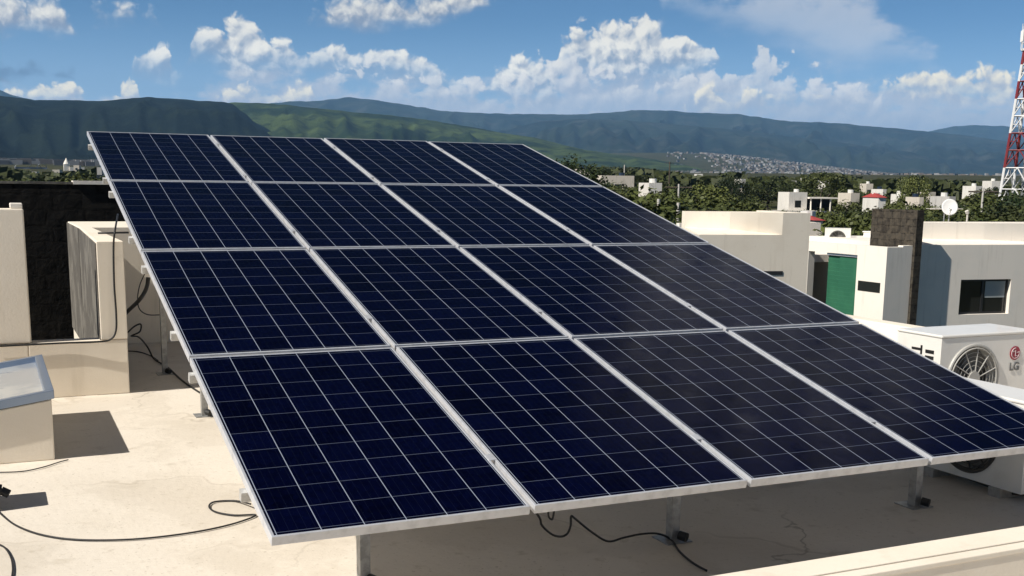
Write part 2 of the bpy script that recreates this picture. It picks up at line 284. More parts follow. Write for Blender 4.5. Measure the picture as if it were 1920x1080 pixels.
# ------------------------------------------------------------------ mesh building
class MB:
    def __init__(s): s.v = []; s.f = []; s.mi = []
    def face(s, idx, m=0): s.f.append(idx); s.mi.append(m)
    def quad(s, a, b, c, d, m=0):
        i = len(s.v); s.v += [tuple(a), tuple(b), tuple(c), tuple(d)]; s.face((i, i + 1, i + 2, i + 3), m)
    def prism(s, pts, z0, z1, m=0):                       # plan polygon, counter-clockwise
        n = len(pts); i = len(s.v)
        s.v += [(x, y, z0) for x, y in pts] + [(x, y, z1) for x, y in pts]
        s.face(tuple(i + j for j in reversed(range(n))), m); s.face(tuple(i + n + j for j in range(n)), m)
        for j in range(n): q = (j + 1) % n; s.face((i + j, i + q, i + n + q, i + n + j), m)
        return s
    def box(s, x0, x1, y0, y1, z0, z1, m=0):
        return s.prism([(x0, y0), (x1, y0), (x1, y1), (x0, y1)], z0, z1, m)
    def hexa(s, p, m=0):                                  # eight corners: bottom 4 ccw, top 4 ccw
        i = len(s.v); s.v += [tuple(q) for q in p]
        for f in ((3, 2, 1, 0), (4, 5, 6, 7), (0, 1, 5, 4), (1, 2, 6, 5), (2, 3, 7, 6), (3, 0, 4, 7)): s.face(tuple(i + j for j in f), m)
        return s
    def bar(s, a, b, r, n=6, m=0, r2=None):
        a = Vector(a); b = Vector(b); d = (b - a); 
        if d.length < 1e-6: return s
        d.normalize(); e = d.orthogonal().normalized(); g = d.cross(e); r2 = r if r2 is None else r2; i = len(s.v)
        for P, q in ((a, r), (b, r2)):
            for j in range(n):
                t = 2 * math.pi * (j + .5) / n; s.v.append(tuple(P + e * (math.cos(t) * q) + g * (math.sin(t) * q)))
        for j in range(n): q = (j + 1) % n; s.face((i + j, i + q, i + n + q, i + n + j), m)
        s.face(tuple(i + j for j in reversed(range(n))), m); s.face(tuple(i + n + j for j in range(n)), m)
        return s
    def tube(s, pts, r, n=8, m=0, sub=6):
        P = [Vector(p) for p in pts]
        if len(P) > 2:                                    # Catmull-Rom smoothing
            Q = [P[0]] + P + [P[-1]]; out = []
            for i in range(1, len(Q) - 2):
                for j in range(sub):
                    t = j / sub; a, b, c, d = Q[i - 1], Q[i], Q[i + 1], Q[i + 2]
                    out.append(0.5 * ((2 * b) + (c - a) * t + (2 * a - 5 * b + 4 * c - d) * t * t + (3 * b - a - 3 * c + d) * t ** 3))
            out.append(P[-1]); P = out
        e = None; base = len(s.v)
        for i, p in enumerate(P):
            d = (P[min(i + 1, len(P) - 1)] - P[max(i - 1, 0)]).normalized()
            if e is None: e = d.orthogonal().normalized()
            e = (e - d * e.dot(d)); e = e.normalized() if e.length > 1e-6 else d.orthogonal().normalized(); g = d.cross(e)
            rr = r(i / (len(P) - 1)) if callable(r) else r
            for j in range(n):
                t = 2 * math.pi * j / n; s.v.append(tuple(p + e * (math.cos(t) * rr) + g * (math.sin(t) * rr)))
        for i in range(len(P) - 1):
            for j in range(n): q = (j + 1) % n; o = base + i * n; s.face((o + j, o + q, o + n + q, o + n + j), m)
        s.face(tuple(base + j for j in reversed(range(n))), m); o = base + (len(P) - 1) * n; s.face(tuple(o + j for j in range(n)), m)
        return s
    def disc(s, c, ax, r, n=24, m=0, th=0.004):
        c = Vector(c); ax = Vector(ax).normalized(); return s.bar(c, c + ax * th, r, n, m)
    def ring(s, c, ax, r, tr, n=32, k=6, m=0):
        c = Vector(c); ax = Vector(ax).normalized(); e = ax.orthogonal().normalized(); g = ax.cross(e); base = len(s.v)
        for i in range(n):
            t = 2 * math.pi * i / n; d = e * math.cos(t) + g * math.sin(t)
            for j in range(k):
                w = 2 * math.pi * j / k; s.v.append(tuple(c + d * (r + tr * math.cos(w)) + ax * (tr * math.sin(w))))
        for i in range(n):
            i2 = (i + 1) % n
            for j in range(k): j2 = (j + 1) % k; s.face((base + i * k + j, base + i2 * k + j, base + i2 * k + j2, base + i * k + j2), m)
        return s
    def build(s, name, mats, parent=None, bevel=0.0, smooth=False, origin=None):
        me = bpy.data.meshes.new(name); o = origin or (0, 0, 0)
        me.from_pydata([(x - o[0], y - o[1], z - o[2]) for x, y, z in s.v] if origin else s.v, [], s.f)
        for mm in (mats if isinstance(mats, (list, tuple)) else [mats]): me.materials.append(mm)
        if any(s.mi): me.polygons.foreach_set('material_index', s.mi)
        if smooth: me.polygons.foreach_set('use_smooth', [True] * len(me.polygons))
        me.update()
        ob = bpy.data.objects.new(name, me); COL.objects.link(ob)
        if parent: ob.parent = parent
        if origin and not parent: ob.location = origin
        if bevel:
            md = ob.modifiers.new('bevel', 'BEVEL'); md.width = bevel; md.segments = 2; md.limit_method = 'ANGLE'
        return ob

def tag(o, label=None, cat=None, group=None, kind=None):
    if label: o['label'] = label
    if cat: o['category'] = cat
    if group: o['group'] = group
    if kind: o['kind'] = kind
    return o
def thing(name, label, cat, loc=(0, 0, 0), group=None):
    e = bpy.data.objects.new(name, None); COL.objects.link(e); e.location = loc; e.empty_display_size = 0.2
    return tag(e, label, cat, group)
def copy_tree(o):
    c_ = o.copy(); COL.objects.link(c_)
    for ch in o.children:
        d = ch.copy(); COL.objects.link(d); d.parent = c_
        for g in ch.children:
            h = g.copy(); COL.objects.link(h); h.parent = d
    return c_

# ------------------------------------------------------------------ ground, valley and hills (one sheet, then ridges)
GZ = -6.3
def sstep(a, b, x): t = min(1, max(0, (x - a) / (b - a))); return t * t * (3 - 2 * t)
def ground_z(x, y):
    dx, dy = x - CAM.x, y - CAM.y; d = math.hypot(dx, dy); a = math.degrees(math.atan2(dx, dy))
    fwd = sstep(-75, -20, a) * sstep(125, 75, a)
    z = GZ + fwd * (0.0165 * max(0, min(d, 2120) - 120) + 0.009 * max(0, min(d, 9000) - 2120))
    g = sstep(22, 31, a) * sstep(46, 33, a)
    z += 118 * g * sstep(3300, 6500, d)
    z += 2.2 * noise.noise(Vector((x * .008, y * .008, 0))) * sstep(60, 200, d)
    return z
def polar_sheet(name, dists, a0, a1, na, zf, m, wrap=False):
    v = []; f = []
    for d in dists:
        for i in range(na):
            a = R(a0 + (a1 - a0) * i / (na if wrap else na - 1)); x = CAM.x + d * math.sin(a); y = CAM.y + d * math.cos(a)
            v.append((x, y, zf(x, y)))
    for j in range(len(dists) - 1):
        for i in range(na if wrap else na - 1):
            q = (i + 1) % na; f.append((j * na + i, j * na + q, (j + 1) * na + q, (j + 1) * na + i))
    if wrap:
        v.append((CAM.x, CAM.y, zf(CAM.x, CAM.y))); c0 = len(v) - 1
        for i in range(na): f.append((c0, (i + 1) % na, i))
    me = bpy.data.meshes.new(name); me.from_pydata(v, [], f); me.materials.append(m)
    me.polygons.foreach_set('use_smooth', [True] * len(me.polygons)); me.update()
    bm = bmesh.new(); bm.from_mesh(me); bmesh.ops.recalc_face_normals(bm, faces=bm.faces)
    if sum(fc.normal.z for fc in bm.faces) < 0: bmesh.ops.reverse_faces(bm, faces=bm.faces)
    bm.to_mesh(me); bm.free()
    o = bpy.data.objects.new(name, me); COL.objects.link(o); return tag(o, kind='structure')
def terrain_mat(name, cols, s1, s2, bump=0.0):
    m = bpy.data.materials.new(name); m.use_nodes = True; q = NT(m.node_tree); b = m.node_tree.nodes['Principled BSDF']
    co = q.n('ShaderNodeTexCoord').outputs['Object']
    c_ = q.mix(q.mr(q.noise(co, s1, 5, 0.6), .4, .62), (*cols[0], 1), (*cols[1], 1))
    c_ = q.mix(q.mr(q.noise(co, s2, 6, 0.65), .45, .7), c_, (*cols[2], 1))
    q.put(b.inputs['Base Color'], c_); b.inputs['Roughness'].default_value = 0.95; b.inputs['Specular IOR Level'].default_value = 0.05
    if bump:
        bn = q.n('ShaderNodeBump'); bn.inputs['Strength'].default_value = 0.8; bn.inputs['Distance'].default_value = bump
        q.put(bn.inputs['Height'], q.noise(co, s2 * 2, 6, 0.7)); q.put(b.inputs['Normal'], bn.outputs[0])
    return m
M_GROUND = terrain_mat('valley_soil_and_scrub', [(0.030, 0.036, 0.012), (0.055, 0.055, 0.025), (0.09, 0.08, 0.055)], 0.012, 0.06)
dists = [6, 14, 25, 40, 60, 90, 130, 180, 250, 340, 460, 620, 850, 1150, 1500, 2000, 2600, 3300, 4000, 4700, 5400, 6200, 7200, 8600, 11000, 15000, 21000, 30000]
polar_sheet('ground', dists, 0, 360, 144, ground_z, M_GROUND, True)

def interp(pts, x):
    if x <= pts[0][0]: return pts[0][1]
    for (a, b), (c_, d) in zip(pts, pts[1:]):
        if x <= c_: return b + (d - b) * (x - a) / (c_ - a)
    return pts[-1][1]
def ridge(name, pts, dc, front, back, m, rough, seed, tail=25, spur=.55, fold=.21):
    """a mountain ridge: its crest rises at distance dc(px), slopes down by front metres towards us and back metres behind, cut by gullies"""
    prof_ = []
    for px, py in pts:
        d = dc(px) if callable(dc) else dc; p = at_d(px, py, d); prof_.append((math.degrees(math.atan2(p.x - CAM.x, p.y - CAM.y)), p.z, d))
    za = [(a, z) for a, z, d in prof_]; da = [(a, d) for a, z, d in prof_]
    a0, a1 = prof_[0][0] - tail, prof_[-1][0] + tail; na = int((a1 - a0) / 0.13); nt = 60
    def zf(x, y): return 0
    v = []; f = []
    for j in range(nt):
        t = j / (nt - 1) * 1.45                            # 0 foot, 1 crest, 1.45 behind
        for i in range(na):
            a = a0 + (a1 - a0) * i / (na - 1); D = interp(da, a); H = interp(za, a)
            fade = sstep(0, tail, a - a0 if a < prof_[0][0] else 1e9) * sstep(0, tail, a1 - a if a > prof_[-1][0] else 1e9)
            d = D - front * (1 - t) if t <= 1 else D + back * (t - 1) / .45
            x = CAM.x + d * math.sin(R(a)); y = CAM.y + d * math.cos(R(a)); b = ground_z(x, y) - 8
            h = (t ** 1.25) if t <= 1 else max(0, 1 - ((t - 1) / .45) ** 1.5)
            w = 4 * t * (1 - t) if t < 1 else 0.0
            P = Vector((x * rough, y * rough, seed))
            g = noise.ridged_multi_fractal(P, 0.9, 2.1, 5, 0.95, 2.0, noise_basis='PERLIN_ORIGINAL') - 1.0
            sp_ = 1 - abs(noise.noise(Vector((a * spur + 1.3 * noise.noise(Vector((a * .5, t * 2.0, seed + 3))), t * .7, seed)))) * 2 + .4 * (1 - abs(noise.noise(Vector((a * spur * 2.7, t * 1.6, seed + 9)))) * 2) - .7
            z = b + (H * fade - b) * h + (H - b) * (0.18 * g + fold * sp_) * w
            if t > .9: z += (H - b) * 0.012 * noise.noise(Vector((a * 2.2, seed, 0))) * sstep(.9, 1, t)
            v.append((x, y, z))
    for j in range(nt - 1):
        for i in range(na - 1): f.append((j * na + i, j * na + i + 1, (j + 1) * na + i + 1, (j + 1) * na + i))
    me = bpy.data.meshes.new(name); me.from_pydata(v, [], f); me.materials.append(m); me.polygons.foreach_set('use_smooth', [True] * len(f)); me.update()
    o = bpy.data.objects.new(name, me); COL.objects.link(o); return tag(o, kind='structure')
M_H1 = terrain_mat('cloud_shaded_forest_slope', [(0.003, 0.006, 0.006), (0.006, 0.010, 0.008), (0.013, 0.019, 0.011)], 0.0018, 0.010, 14)  # forest colour darkened to carry a cloud shadow over the left hill
M_H2 = terrain_mat('green_grassy_slope', [(0.016, 0.030, 0.012), (0.062, 0.088, 0.026), (0.010, 0.018, 0.010)], 0.0028, 0.012, 14)
M_H3 = terrain_mat('distant_forested_slope', [(0.006, 0.012, 0.010), (0.019, 0.028, 0.018), (0.044, 0.048, 0.038)], 0.0009, 0.004, 30)
ridge('hill_ridge', [(-300, 165), (-120, 168), (0, 178), (60, 186), (130, 187), (200, 188), (240, 184), (275, 181), (330, 184), (370, 188), (420, 190), (438, 195), (450, 206), (462, 214), (476, 228), (496, 238), (530, 262), (600, 330)], 4600, 2100, 1800, M_H1, 0.0011, 3.1, 6, .38, .13)  # right end shaped along the edge of the painted cloud shadow
ridge('green_hill', [(300, 215), (380, 196), (440, 191), (480, 192), (540, 197), (640, 207), (720, 214), (800, 224), (870, 235), (940, 248), (1000, 257), (1050, 270), (1100, 282), (1150, 292), (1200, 299), (1270, 309), (1310, 318), (1380, 340)], 5600, 2300, 1800, M_H2, 0.0010, 7.7, 4, .42, .14)
ridge('far_mountain_range', [(350, 205), (480, 196), (540, 190), (590, 188), (640, 183), (660, 181), (700, 186), (740, 193), (790, 200), (830, 207), (880, 210), (950, 213), (1010, 213), (1080, 214), (1130, 211), (1180, 207), (1240, 206), (1300, 210), (1380, 213), (1430, 220), (1480, 227), (1550, 229), (1590, 232), (1640, 237), (1700, 242), (1740, 246), (1800, 252), (1900, 266), (2050, 285)], 13500, 5200, 3500, M_H3, 0.00045, 1.3, 8)
ridge('near_mountain_spur', [(820, 300), (900, 262), (960, 240), (1010, 228), (1080, 222), (1150, 224), (1220, 228), (1300, 236), (1380, 243), (1450, 252), (1540, 262), (1640, 276), (1750, 290), (1900, 312), (2000, 330)], 10800, 3600, 2200, M_H3, 0.0006, 4.4, 4)
ridge('remote_mountain_range', [(-260, 160), (-100, 160), (0, 168), (20, 176), (45, 182), (90, 195), (200, 230)], 15000, 4000, 3000, M_H3, 0.0004, 9.2, 6)
ridge('remote_peak', [(1600, 262), (1700, 252), (1740, 246), (1790, 236), (1830, 234), (1900, 237), (1960, 235), (2100, 245)], 19000, 5000, 3000, M_H3, 0.0004, 5.9, 6)

# ------------------------------------------------------------------ haze: the air of the valley
hz = MB().box(-21000, 25000, -9000, 20500, -60, 1500).build('haze', [])
hm = bpy.data.materials.new('valley_haze'); hm.use_nodes = True; ht = hm.node_tree
ht.nodes.remove(ht.nodes['Principled BSDF']); pv = ht.nodes.new('ShaderNodeVolumePrincipled')
pv.inputs['Color'].default_value = (0.30, 0.60, 1.0, 1); pv.inputs['Density'].default_value = 4.4e-5
ht.links.new(pv.outputs[0], ht.nodes['Material Output'].inputs['Volume'])
hz.data.materials.append(hm); tag(hz, kind='stuff')
S.cycles.volume_bounces = 0

# ------------------------------------------------------------------ our roof
TH = 0.2421457; CT, ST = math.cos(TH), math.sin(TH); H0 = 0.45
deck = MB()
deck.box(-7, 7.7, -12, 5.45, -0.3, 0); deck.box(0.13, 7.7, 5.45, 8.3, -0.3, 0)
tag(deck.build('roof_deck', M_DECK), kind='structure')
hb = MB().prism([(-7.02, -12.02), (7.72, -12.02), (7.72, 10.0), (0.13, 10.0), (0.13, 5.62), (-7.02, 5.62)], GZ, -0.3)
tag(hb.build('flat_roofed_house', M_WALL), 'cream house carrying the flat roof with the solar array', 'house')
# parapet along the near edge, with a cap and drip groove
pb = thing('parapet_wall', 'cream roof parapet with grooved flat cap along the near edge of the roof', 'parapet', (0, -0.55, 0))
def part(mb, name, m, parent, bevel=0.0, smooth=False):
    loc = parent.location; 
    mb.v = [(x - loc[0], y - loc[1], z - loc[2]) for x, y, z in mb.v]
    return mb.build(name, m, parent, bevel, smooth)
q_ = MB(); q_.box(-0.2, 7.7, -0.66, -0.46, 0.0, 0.225); part(q_, 'wall', M_WALL, pb)
q_ = MB(); q_.box(-0.21, 7.7, -0.60, -0.455, 0.225, 0.25); q_.box(-0.21, 7.7, -0.665, -0.607, 0.225, 0.247); part(q_, 'cap', M_WALL, pb, 0.004)
rp = MB(); rp.box(7.5, 7.7, -0.46, 8.3, 0, 0.30)
tag(rp.build('parapet_wall', M_WALL, bevel=0.01), 'cream roof parapet along the far right edge behind the air conditioners', 'parapet')

# left side: low wall, block, fin wall, rear block, stone wall
lw = MB(); lw.box(-7, -0.58, 5.45, 5.62, 0, 0.428); lw.box(-0.58, 0.135, 5.45, 5.62, 0, 0.43)
tag(lw.build('low_wall', M_WALL, bevel=0.008), 'cream low wall at the back left of the roof behind the skylight', 'wall')
lb = thing('wall_block', 'tall cream wall block standing on the low wall at the far left', 'wall', (-3, 5.5, 0.43))
q_ = MB(); q_.box(-7, -0.555, 5.447, 5.62, 0.433, 1.435); part(q_, 'wall', M_WALL, lb, 0.01)
q_ = MB(); q_.box(-0.645, -0.56, 5.46, 5.61, 1.437, 1.475); part(q_, 'upstand', M_WHITE, lb, 0.006)
fw = thing('fin_wall', 'narrow upright cream wall with bare grey cement side in painted shade and black cable hanging down it', 'wall', (0, 5.5, 0.43))
q_ = MB(); q_.hexa([(-0.06, 5.445, 0.433), (0.138, 5.445, 0.433), (0.138, 8.3, 0.433), (0.03, 8.3, 0.433), (-0.06, 5.445, 1.19), (0.138, 5.445, 1.19), (0.138, 8.3, 1.19), (0.03, 8.3, 1.19)]); part(q_, 'wall', M_WALL, fw, 0.006)
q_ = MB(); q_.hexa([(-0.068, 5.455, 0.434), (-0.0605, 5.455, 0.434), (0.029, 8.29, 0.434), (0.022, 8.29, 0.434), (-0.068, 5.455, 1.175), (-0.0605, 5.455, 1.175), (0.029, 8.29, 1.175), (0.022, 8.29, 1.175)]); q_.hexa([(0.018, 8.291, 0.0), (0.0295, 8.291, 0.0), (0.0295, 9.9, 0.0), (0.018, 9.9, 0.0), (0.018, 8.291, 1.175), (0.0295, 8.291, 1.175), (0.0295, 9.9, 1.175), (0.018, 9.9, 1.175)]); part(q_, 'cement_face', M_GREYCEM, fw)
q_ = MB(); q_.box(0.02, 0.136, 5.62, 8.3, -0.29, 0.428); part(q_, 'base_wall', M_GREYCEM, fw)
rb = MB(); rb.box(0.03, 5.2, 8.302, 9.9, -0.29, 1.186)
tag(rb.build('rear_block', M_WALL, bevel=0.008), 'low cream block behind the array, in shade below the fin wall', 'wall')
sw = thing('stone_wall', 'tall dark stone clad boundary wall with thin pale coping at the back left', 'wall', (0, 11, 0))
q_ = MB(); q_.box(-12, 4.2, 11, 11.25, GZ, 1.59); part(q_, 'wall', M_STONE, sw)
q_ = MB(); q_.box(-12, 0.18, 10.992, 11.28, 1.592, 1.62); part(q_, 'coping', M_GREYCEM, sw)
q_ = MB(); q_.box(0.185, 4.25, 10.97, 11.28, 1.592, 1.635); part(q_, 'coping', M_WHITE, sw)

# skylight
sk = thing('skylight', 'square roof skylight with sloped glass in a blue-grey frame on a cream upstand', 'skylight', (-1.2, 4.0, 0))
X0, X1, Y0, Y1 = -2.0, -0.53, 3.37, 4.73
def tilt(y, x=-0.53): return 0.375 + (y - Y0) * 0.012 + (x + 0.53) * 0.15
q_ = MB(); q_.hexa([(X0, Y0, 0), (X1, Y0, 0), (X1, Y1, 0), (X0, Y1, 0), (X0, Y0, tilt(Y0, X0) - .008), (X1, Y0, tilt(Y0, X1) - .008), (X1, Y1, tilt(Y1, X1) - .008), (X0, Y1, tilt(Y1, X0) - .008)]); part(q_, 'upstand', M_WALL, sk, 0.008)
fr = MB(); w = 0.05; t_ = 0.052
def slab(mb, x0, x1, y0, y1, zlo, zhi):
    mb.hexa([(x0, y0, tilt(y0, x0) + zlo), (x1, y0, tilt(y0, x1) + zlo), (x1, y1, tilt(y1, x1) + zlo), (x0, y1, tilt(y1, x0) + zlo), (x0, y0, tilt(y0, x0) + zhi), (x1, y0, tilt(y0, x1) + zhi), (x1, y1, tilt(y1, x1) + zhi), (x0, y1, tilt(y1, x0) + zhi)])
fx0, fx1, fy0, fy1 = X0 - .02, X1 + .015, Y0 - .03, Y1 + .0
slab(fr, fx0, fx1, fy0, fy0 + w, 0, t_); slab(fr, fx0, fx1, fy1 - w, fy1, 0, t_)
slab(fr, fx0, fx0 + w, fy0 + w, fy1 - w, 0, t_); slab(fr, fx1 - w, fx1, fy0 + w, fy1 - w, 0, t_); slab(fr, -1.29, -1.25, fy0 + w, fy1 - w, 0, t_)
part(fr, 'frame', M_BLUEALU, sk, 0.004)
q_ = MB(); slab(q_, fx0 + w, fx1 - w, fy0 + w, fy1 - w, 0.004, 0.014)
M_SKYGLASS = mat('milky_skylight_glass', (0.36, 0.38, 0.40), 0.22, var=[(2.2, 4, (0.50, 0.51, 0.50), .42, .6), (5, 3, (0.25, 0.28, 0.32), .55, .7)], spec=0.6, coat=0.5)
part(q_, 'glass', M_SKYGLASS, sk)
q_ = MB(); slab(q_, X0, X1 - .02, Y0 - .003, Y1, -0.006, -0.001); part(q_, 'seal', M_BLACK, sk)
# junction box at the left edge of the picture
jb = thing('junction_box', 'grey electrical junction box with a black cable gland at the left edge', 'junction box', (-1.0, 2.45, 0))
q_ = MB(); q_.box(-1.16, -0.885, 2.32, 2.60, 0.0, 0.28); part(q_, 'box', mat('grey_box_plastic', (0.30, 0.30, 0.31), 0.5), jb, 0.01)
q_ = MB(); q_.bar((-0.885, 2.40, 0.10), (-0.835, 2.40, 0.09), 0.032, 12); q_.bar((-0.835, 2.40, 0.09), (-0.80, 2.39, 0.07), 0.022, 10); part(q_, 'cable_gland', M_BLACK, jb)

# ------------------------------------------------------------------ solar array
PW, PH, PG, PR, PT = 0.992, 1.65, 0.020, 0.025, 0.036
VL = 4 * PH + 3 * PR
def pz(x, s, n=0.0):                                         # point on the array plane: s = metres up the slope, n = metres along the normal
    return Vector((x, s * CT - n * ST, H0 + s * ST + n * CT))
rot = Matrix.Rotation(TH, 4, 'X')
rown = ['top', 'upper middle', 'lower middle', 'bottom']; coln = ['first from the left', 'second from the left', 'third from the left', 'fourth from the left']
proto = None
for r in range(4):
    for cidx in range(4):
        s0 = VL - PH - r * (PH + PR); x0 = cidx * (PW + PG)
        lab = 'dark blue solar panel in the %s row of the array, %s' % (rown[r], coln[cidx])
        if proto is None:
            e = thing('solar_panel', lab, 'solar panel', group='solar panels of the tilted roof array')
            F = 0.011; a = MB()
            a.box(0, PW, 0, F, -PT, 0); a.box(0, PW, PH - F, PH, -PT, 0); a.box(0, F, F, PH - F, -PT, 0); a.box(PW - F, PW, F, PH - F, -PT, 0)
            a.build('frame', M_ALU, e, bevel=0.0015)
            g = MB(); g.box(F, PW - F, F, PH - F, -0.008, -0.0025); g.build('glass', M_CELL, e)
            bk = MB(); bk.box(F, PW - F, F, PH - F, -0.014, -0.010); bk.build('back_sheet', mat('white_back_sheet', (0.6, 0.6, 0.6), 0.6), e)
            proto = e
        else: e = copy_tree(proto)
        e['label'] = lab
        e.matrix_world = Matrix.Translation(pz(x0, s0)) @ Matrix.Rotation(TH + R(random.uniform(-.12, .12)), 4, 'X')
# mounting frame: rails, posts with foot plates, clamps
mf = thing('mounting_frame', 'galvanised steel rails and posts holding the solar panels above the roof', 'panel mount', (0, 0, 0))
RS = [y / CT for y in (0.40, 1.50, 2.02, 3.05, 3.62, 4.69, 5.07, 6.14)]
for s in RS:
    a = MB(); c8 = [pz(x, s + ds, n) for n in (-PT - 0.042, -PT - 0.002) for x, ds in ((-0.022, -.019), (4.07, -.019), (4.07, .019), (-0.022, .019))]
    a.hexa(c8); a.build('rail', M_GALV2, mf)
for y in (0.62, 2.5, 4.36, 6.28):
    for x in (0.52, 2.05, 3.57):
        zt = H0 + y * math.tan(TH) - 0.085
        a = MB(); a.box(x - .022, x + .022, y - .03, y - .026, 0.006, zt); a.box(x - .022, x + .022, y + .018, y + .022, 0.006, zt); a.box(x - .022, x - .018, y - .026, y + .018, 0.006, zt); a.box(x + .018, x + .022, y - .026, y + .018, 0.006, zt)
        po = a.build('post', M_GALV, mf)
        b_ = MB(); b_.box(x - .07, x + .07, y - .07, y + .07, 0.0, 0.006); b_.build('foot_plate', M_GALV, po)
        c_ = MB(); c_.bar((x + .01, y - .045, .035), (x + .03, y - .08, .03), .022, 10); c_.build('foot_plug', M_BLACK, po)
for x in (0.52, 2.05, 3.57):                                # sloping beams over the posts, under the rails
    a = MB(); a.hexa([pz(x + dx, s, n) for n in (-PT - .105, -PT - .050) for dx, s in ((-.02, .52), (.02, .52), (.02, VL - .12), (-.02, VL - .12))]); a.build('beam', M_GALV, mf)
for s in RS[::2] + [RS[7]]:
    for x in [PW + PG / 2 + i * (PW + PG) for i in range(3)]:
        a = MB(); a.hexa([pz(x + dx, s + ds, n) for n in (0.0005, 0.003) for dx, ds in ((-.018, -.025), (.018, -.025), (.018, .025), (-.018, .025))]); a.build('clamp', M_ALU, mf)

# ------------------------------------------------------------------ cables
def cable(label, pts, r=0.008, cat='cable', m=M_BLACK, name='cable'):
    return tag(MB().tube(pts, r * .7, 8).build(name, m, smooth=True), label, cat)
fl = lambda px, py, z=0.008: at_z(px, py, z)
cable('thin black cable lying in a wide curve from the left edge to the array', [fl(-10, 950), fl(0, 962), fl(30, 985), fl(80, 1003), fl(150, 1012), fl(250, 1011), fl(350, 1000), fl(430, 984), fl(480, 966), fl(440, 966), fl(405, 960), fl(392, 950), fl(402, 941), fl(440, 939), at_z(470, 945, .03)], 0.0065)
cable('thin dark cable on the roof in front of the skylight', [fl(-20, 886), fl(40, 884), fl(80, 876), fl(112, 866), fl(128, 862)], 0.005)
cable('short dark cable curving out at the bottom left corner of the roof', [fl(-10, 1018), fl(8, 1026), fl(20, 1044), fl(24, 1064), fl(22, 1084), fl(18, 1100)], 0.006)
cable('black cable hanging down the fin wall and running along the low wall', [at_y(221, 402, 6.0), at_y(216, 430, 5.43), at_y(213, 460, 5.425), at_y(214, 530, 5.425), at_y(218, 590, 5.425), at_y(217, 622, 5.425), at_y(206, 637, 5.42), at_y(180, 641, 5.42), at_y(120, 643, 5.43), at_y(60, 646, 5.43), at_y(-20, 650, 5.43)], 0.0105)
Yb = 6.9
cable('thick black corrugated conduit bending up under the array edge', [at_y(228, 597, 8.0), at_y(240, 583, 7.6), at_y(258, 566, Yb), at_y(270, 550, Yb), at_y(276, 535, Yb), at_y(278, 520, Yb)], 0.026, 'conduit', M_CONDUIT, 'conduit')
cable('thin dark wire loop hanging beside the corrugated conduit', [at_y(272, 512, Yb), at_y(262, 535, Yb), at_y(258, 560, Yb), at_y(262, 580, Yb), at_y(278, 590, Yb), at_y(305, 590, Yb)], 0.007)
cable('looped dark cables against the shaded rear block', [at_y(238, 625, 7.9), at_y(252, 612, 7.9), at_y(264, 608, 7.9), at_y(262, 622, 7.9), at_y(246, 630, 7.9), at_y(260, 632, 7.5), at_y(276, 650, 7.0), at_z(288, 672, .02), at_z(300, 680, .012), at_z(316, 690, .01), at_z(340, 712, .01), at_z(365, 730, .008), at_z(385, 742, .008)], 0.011)
cable('thin dark cable across the shaded floor beside the rear post', [at_z(238, 658, .01), at_z(262, 660, .01), at_z(284, 668, .01), at_z(296, 676, .01)], 0.008)
uy = 0.62
cable('black cable sagging below the lowest panels to the middle post', [pz(1.05, .30, -.06), at_y(1008, 965, .35), at_y(1016, 985, .40), at_y(1035, 1002, .45), at_y(1052, 1006, .5), at_y(1064, 1000, .5), at_y(1070, 985, .5), at_y(1071, 968, .5), at_y(1080, 974, .5), at_y(1110, 998, .52), at_y(1140, 1015, .55), at_y(1170, 1008, .58), at_y(1205, 1001, .6), at_y(1235, 1001, .62), fl(1258, 1012), fl(1275, 1035), fl(1300, 1056), fl(1325, 1070)], 0.0075)
cable('short black cable loop hanging under the second bottom panel', [pz(1.20, .22, -.06), at_y(1028, 962, .3), at_y(1034, 974, .3), at_y(1038, 964, .3), pz(1.24, .24, -.05)], 0.006)
cable('black hose lying along the base of the shaded air conditioner', [at_z(1735, 868, .03), at_z(1760, 876, .02), at_z(1800, 890, .02), at_z(1850, 909, .02), at_z(1890, 923, .02), at_z(1935, 926, .02)], 0.016, 'hose', M_BLACK, 'hose')
cable('dark conduit lying across the top of the fin wall', [at_z(184, 437, 1.20), at_z(241, 436, 1.20)], 0.012, 'conduit', M_CONDUIT, 'conduit')

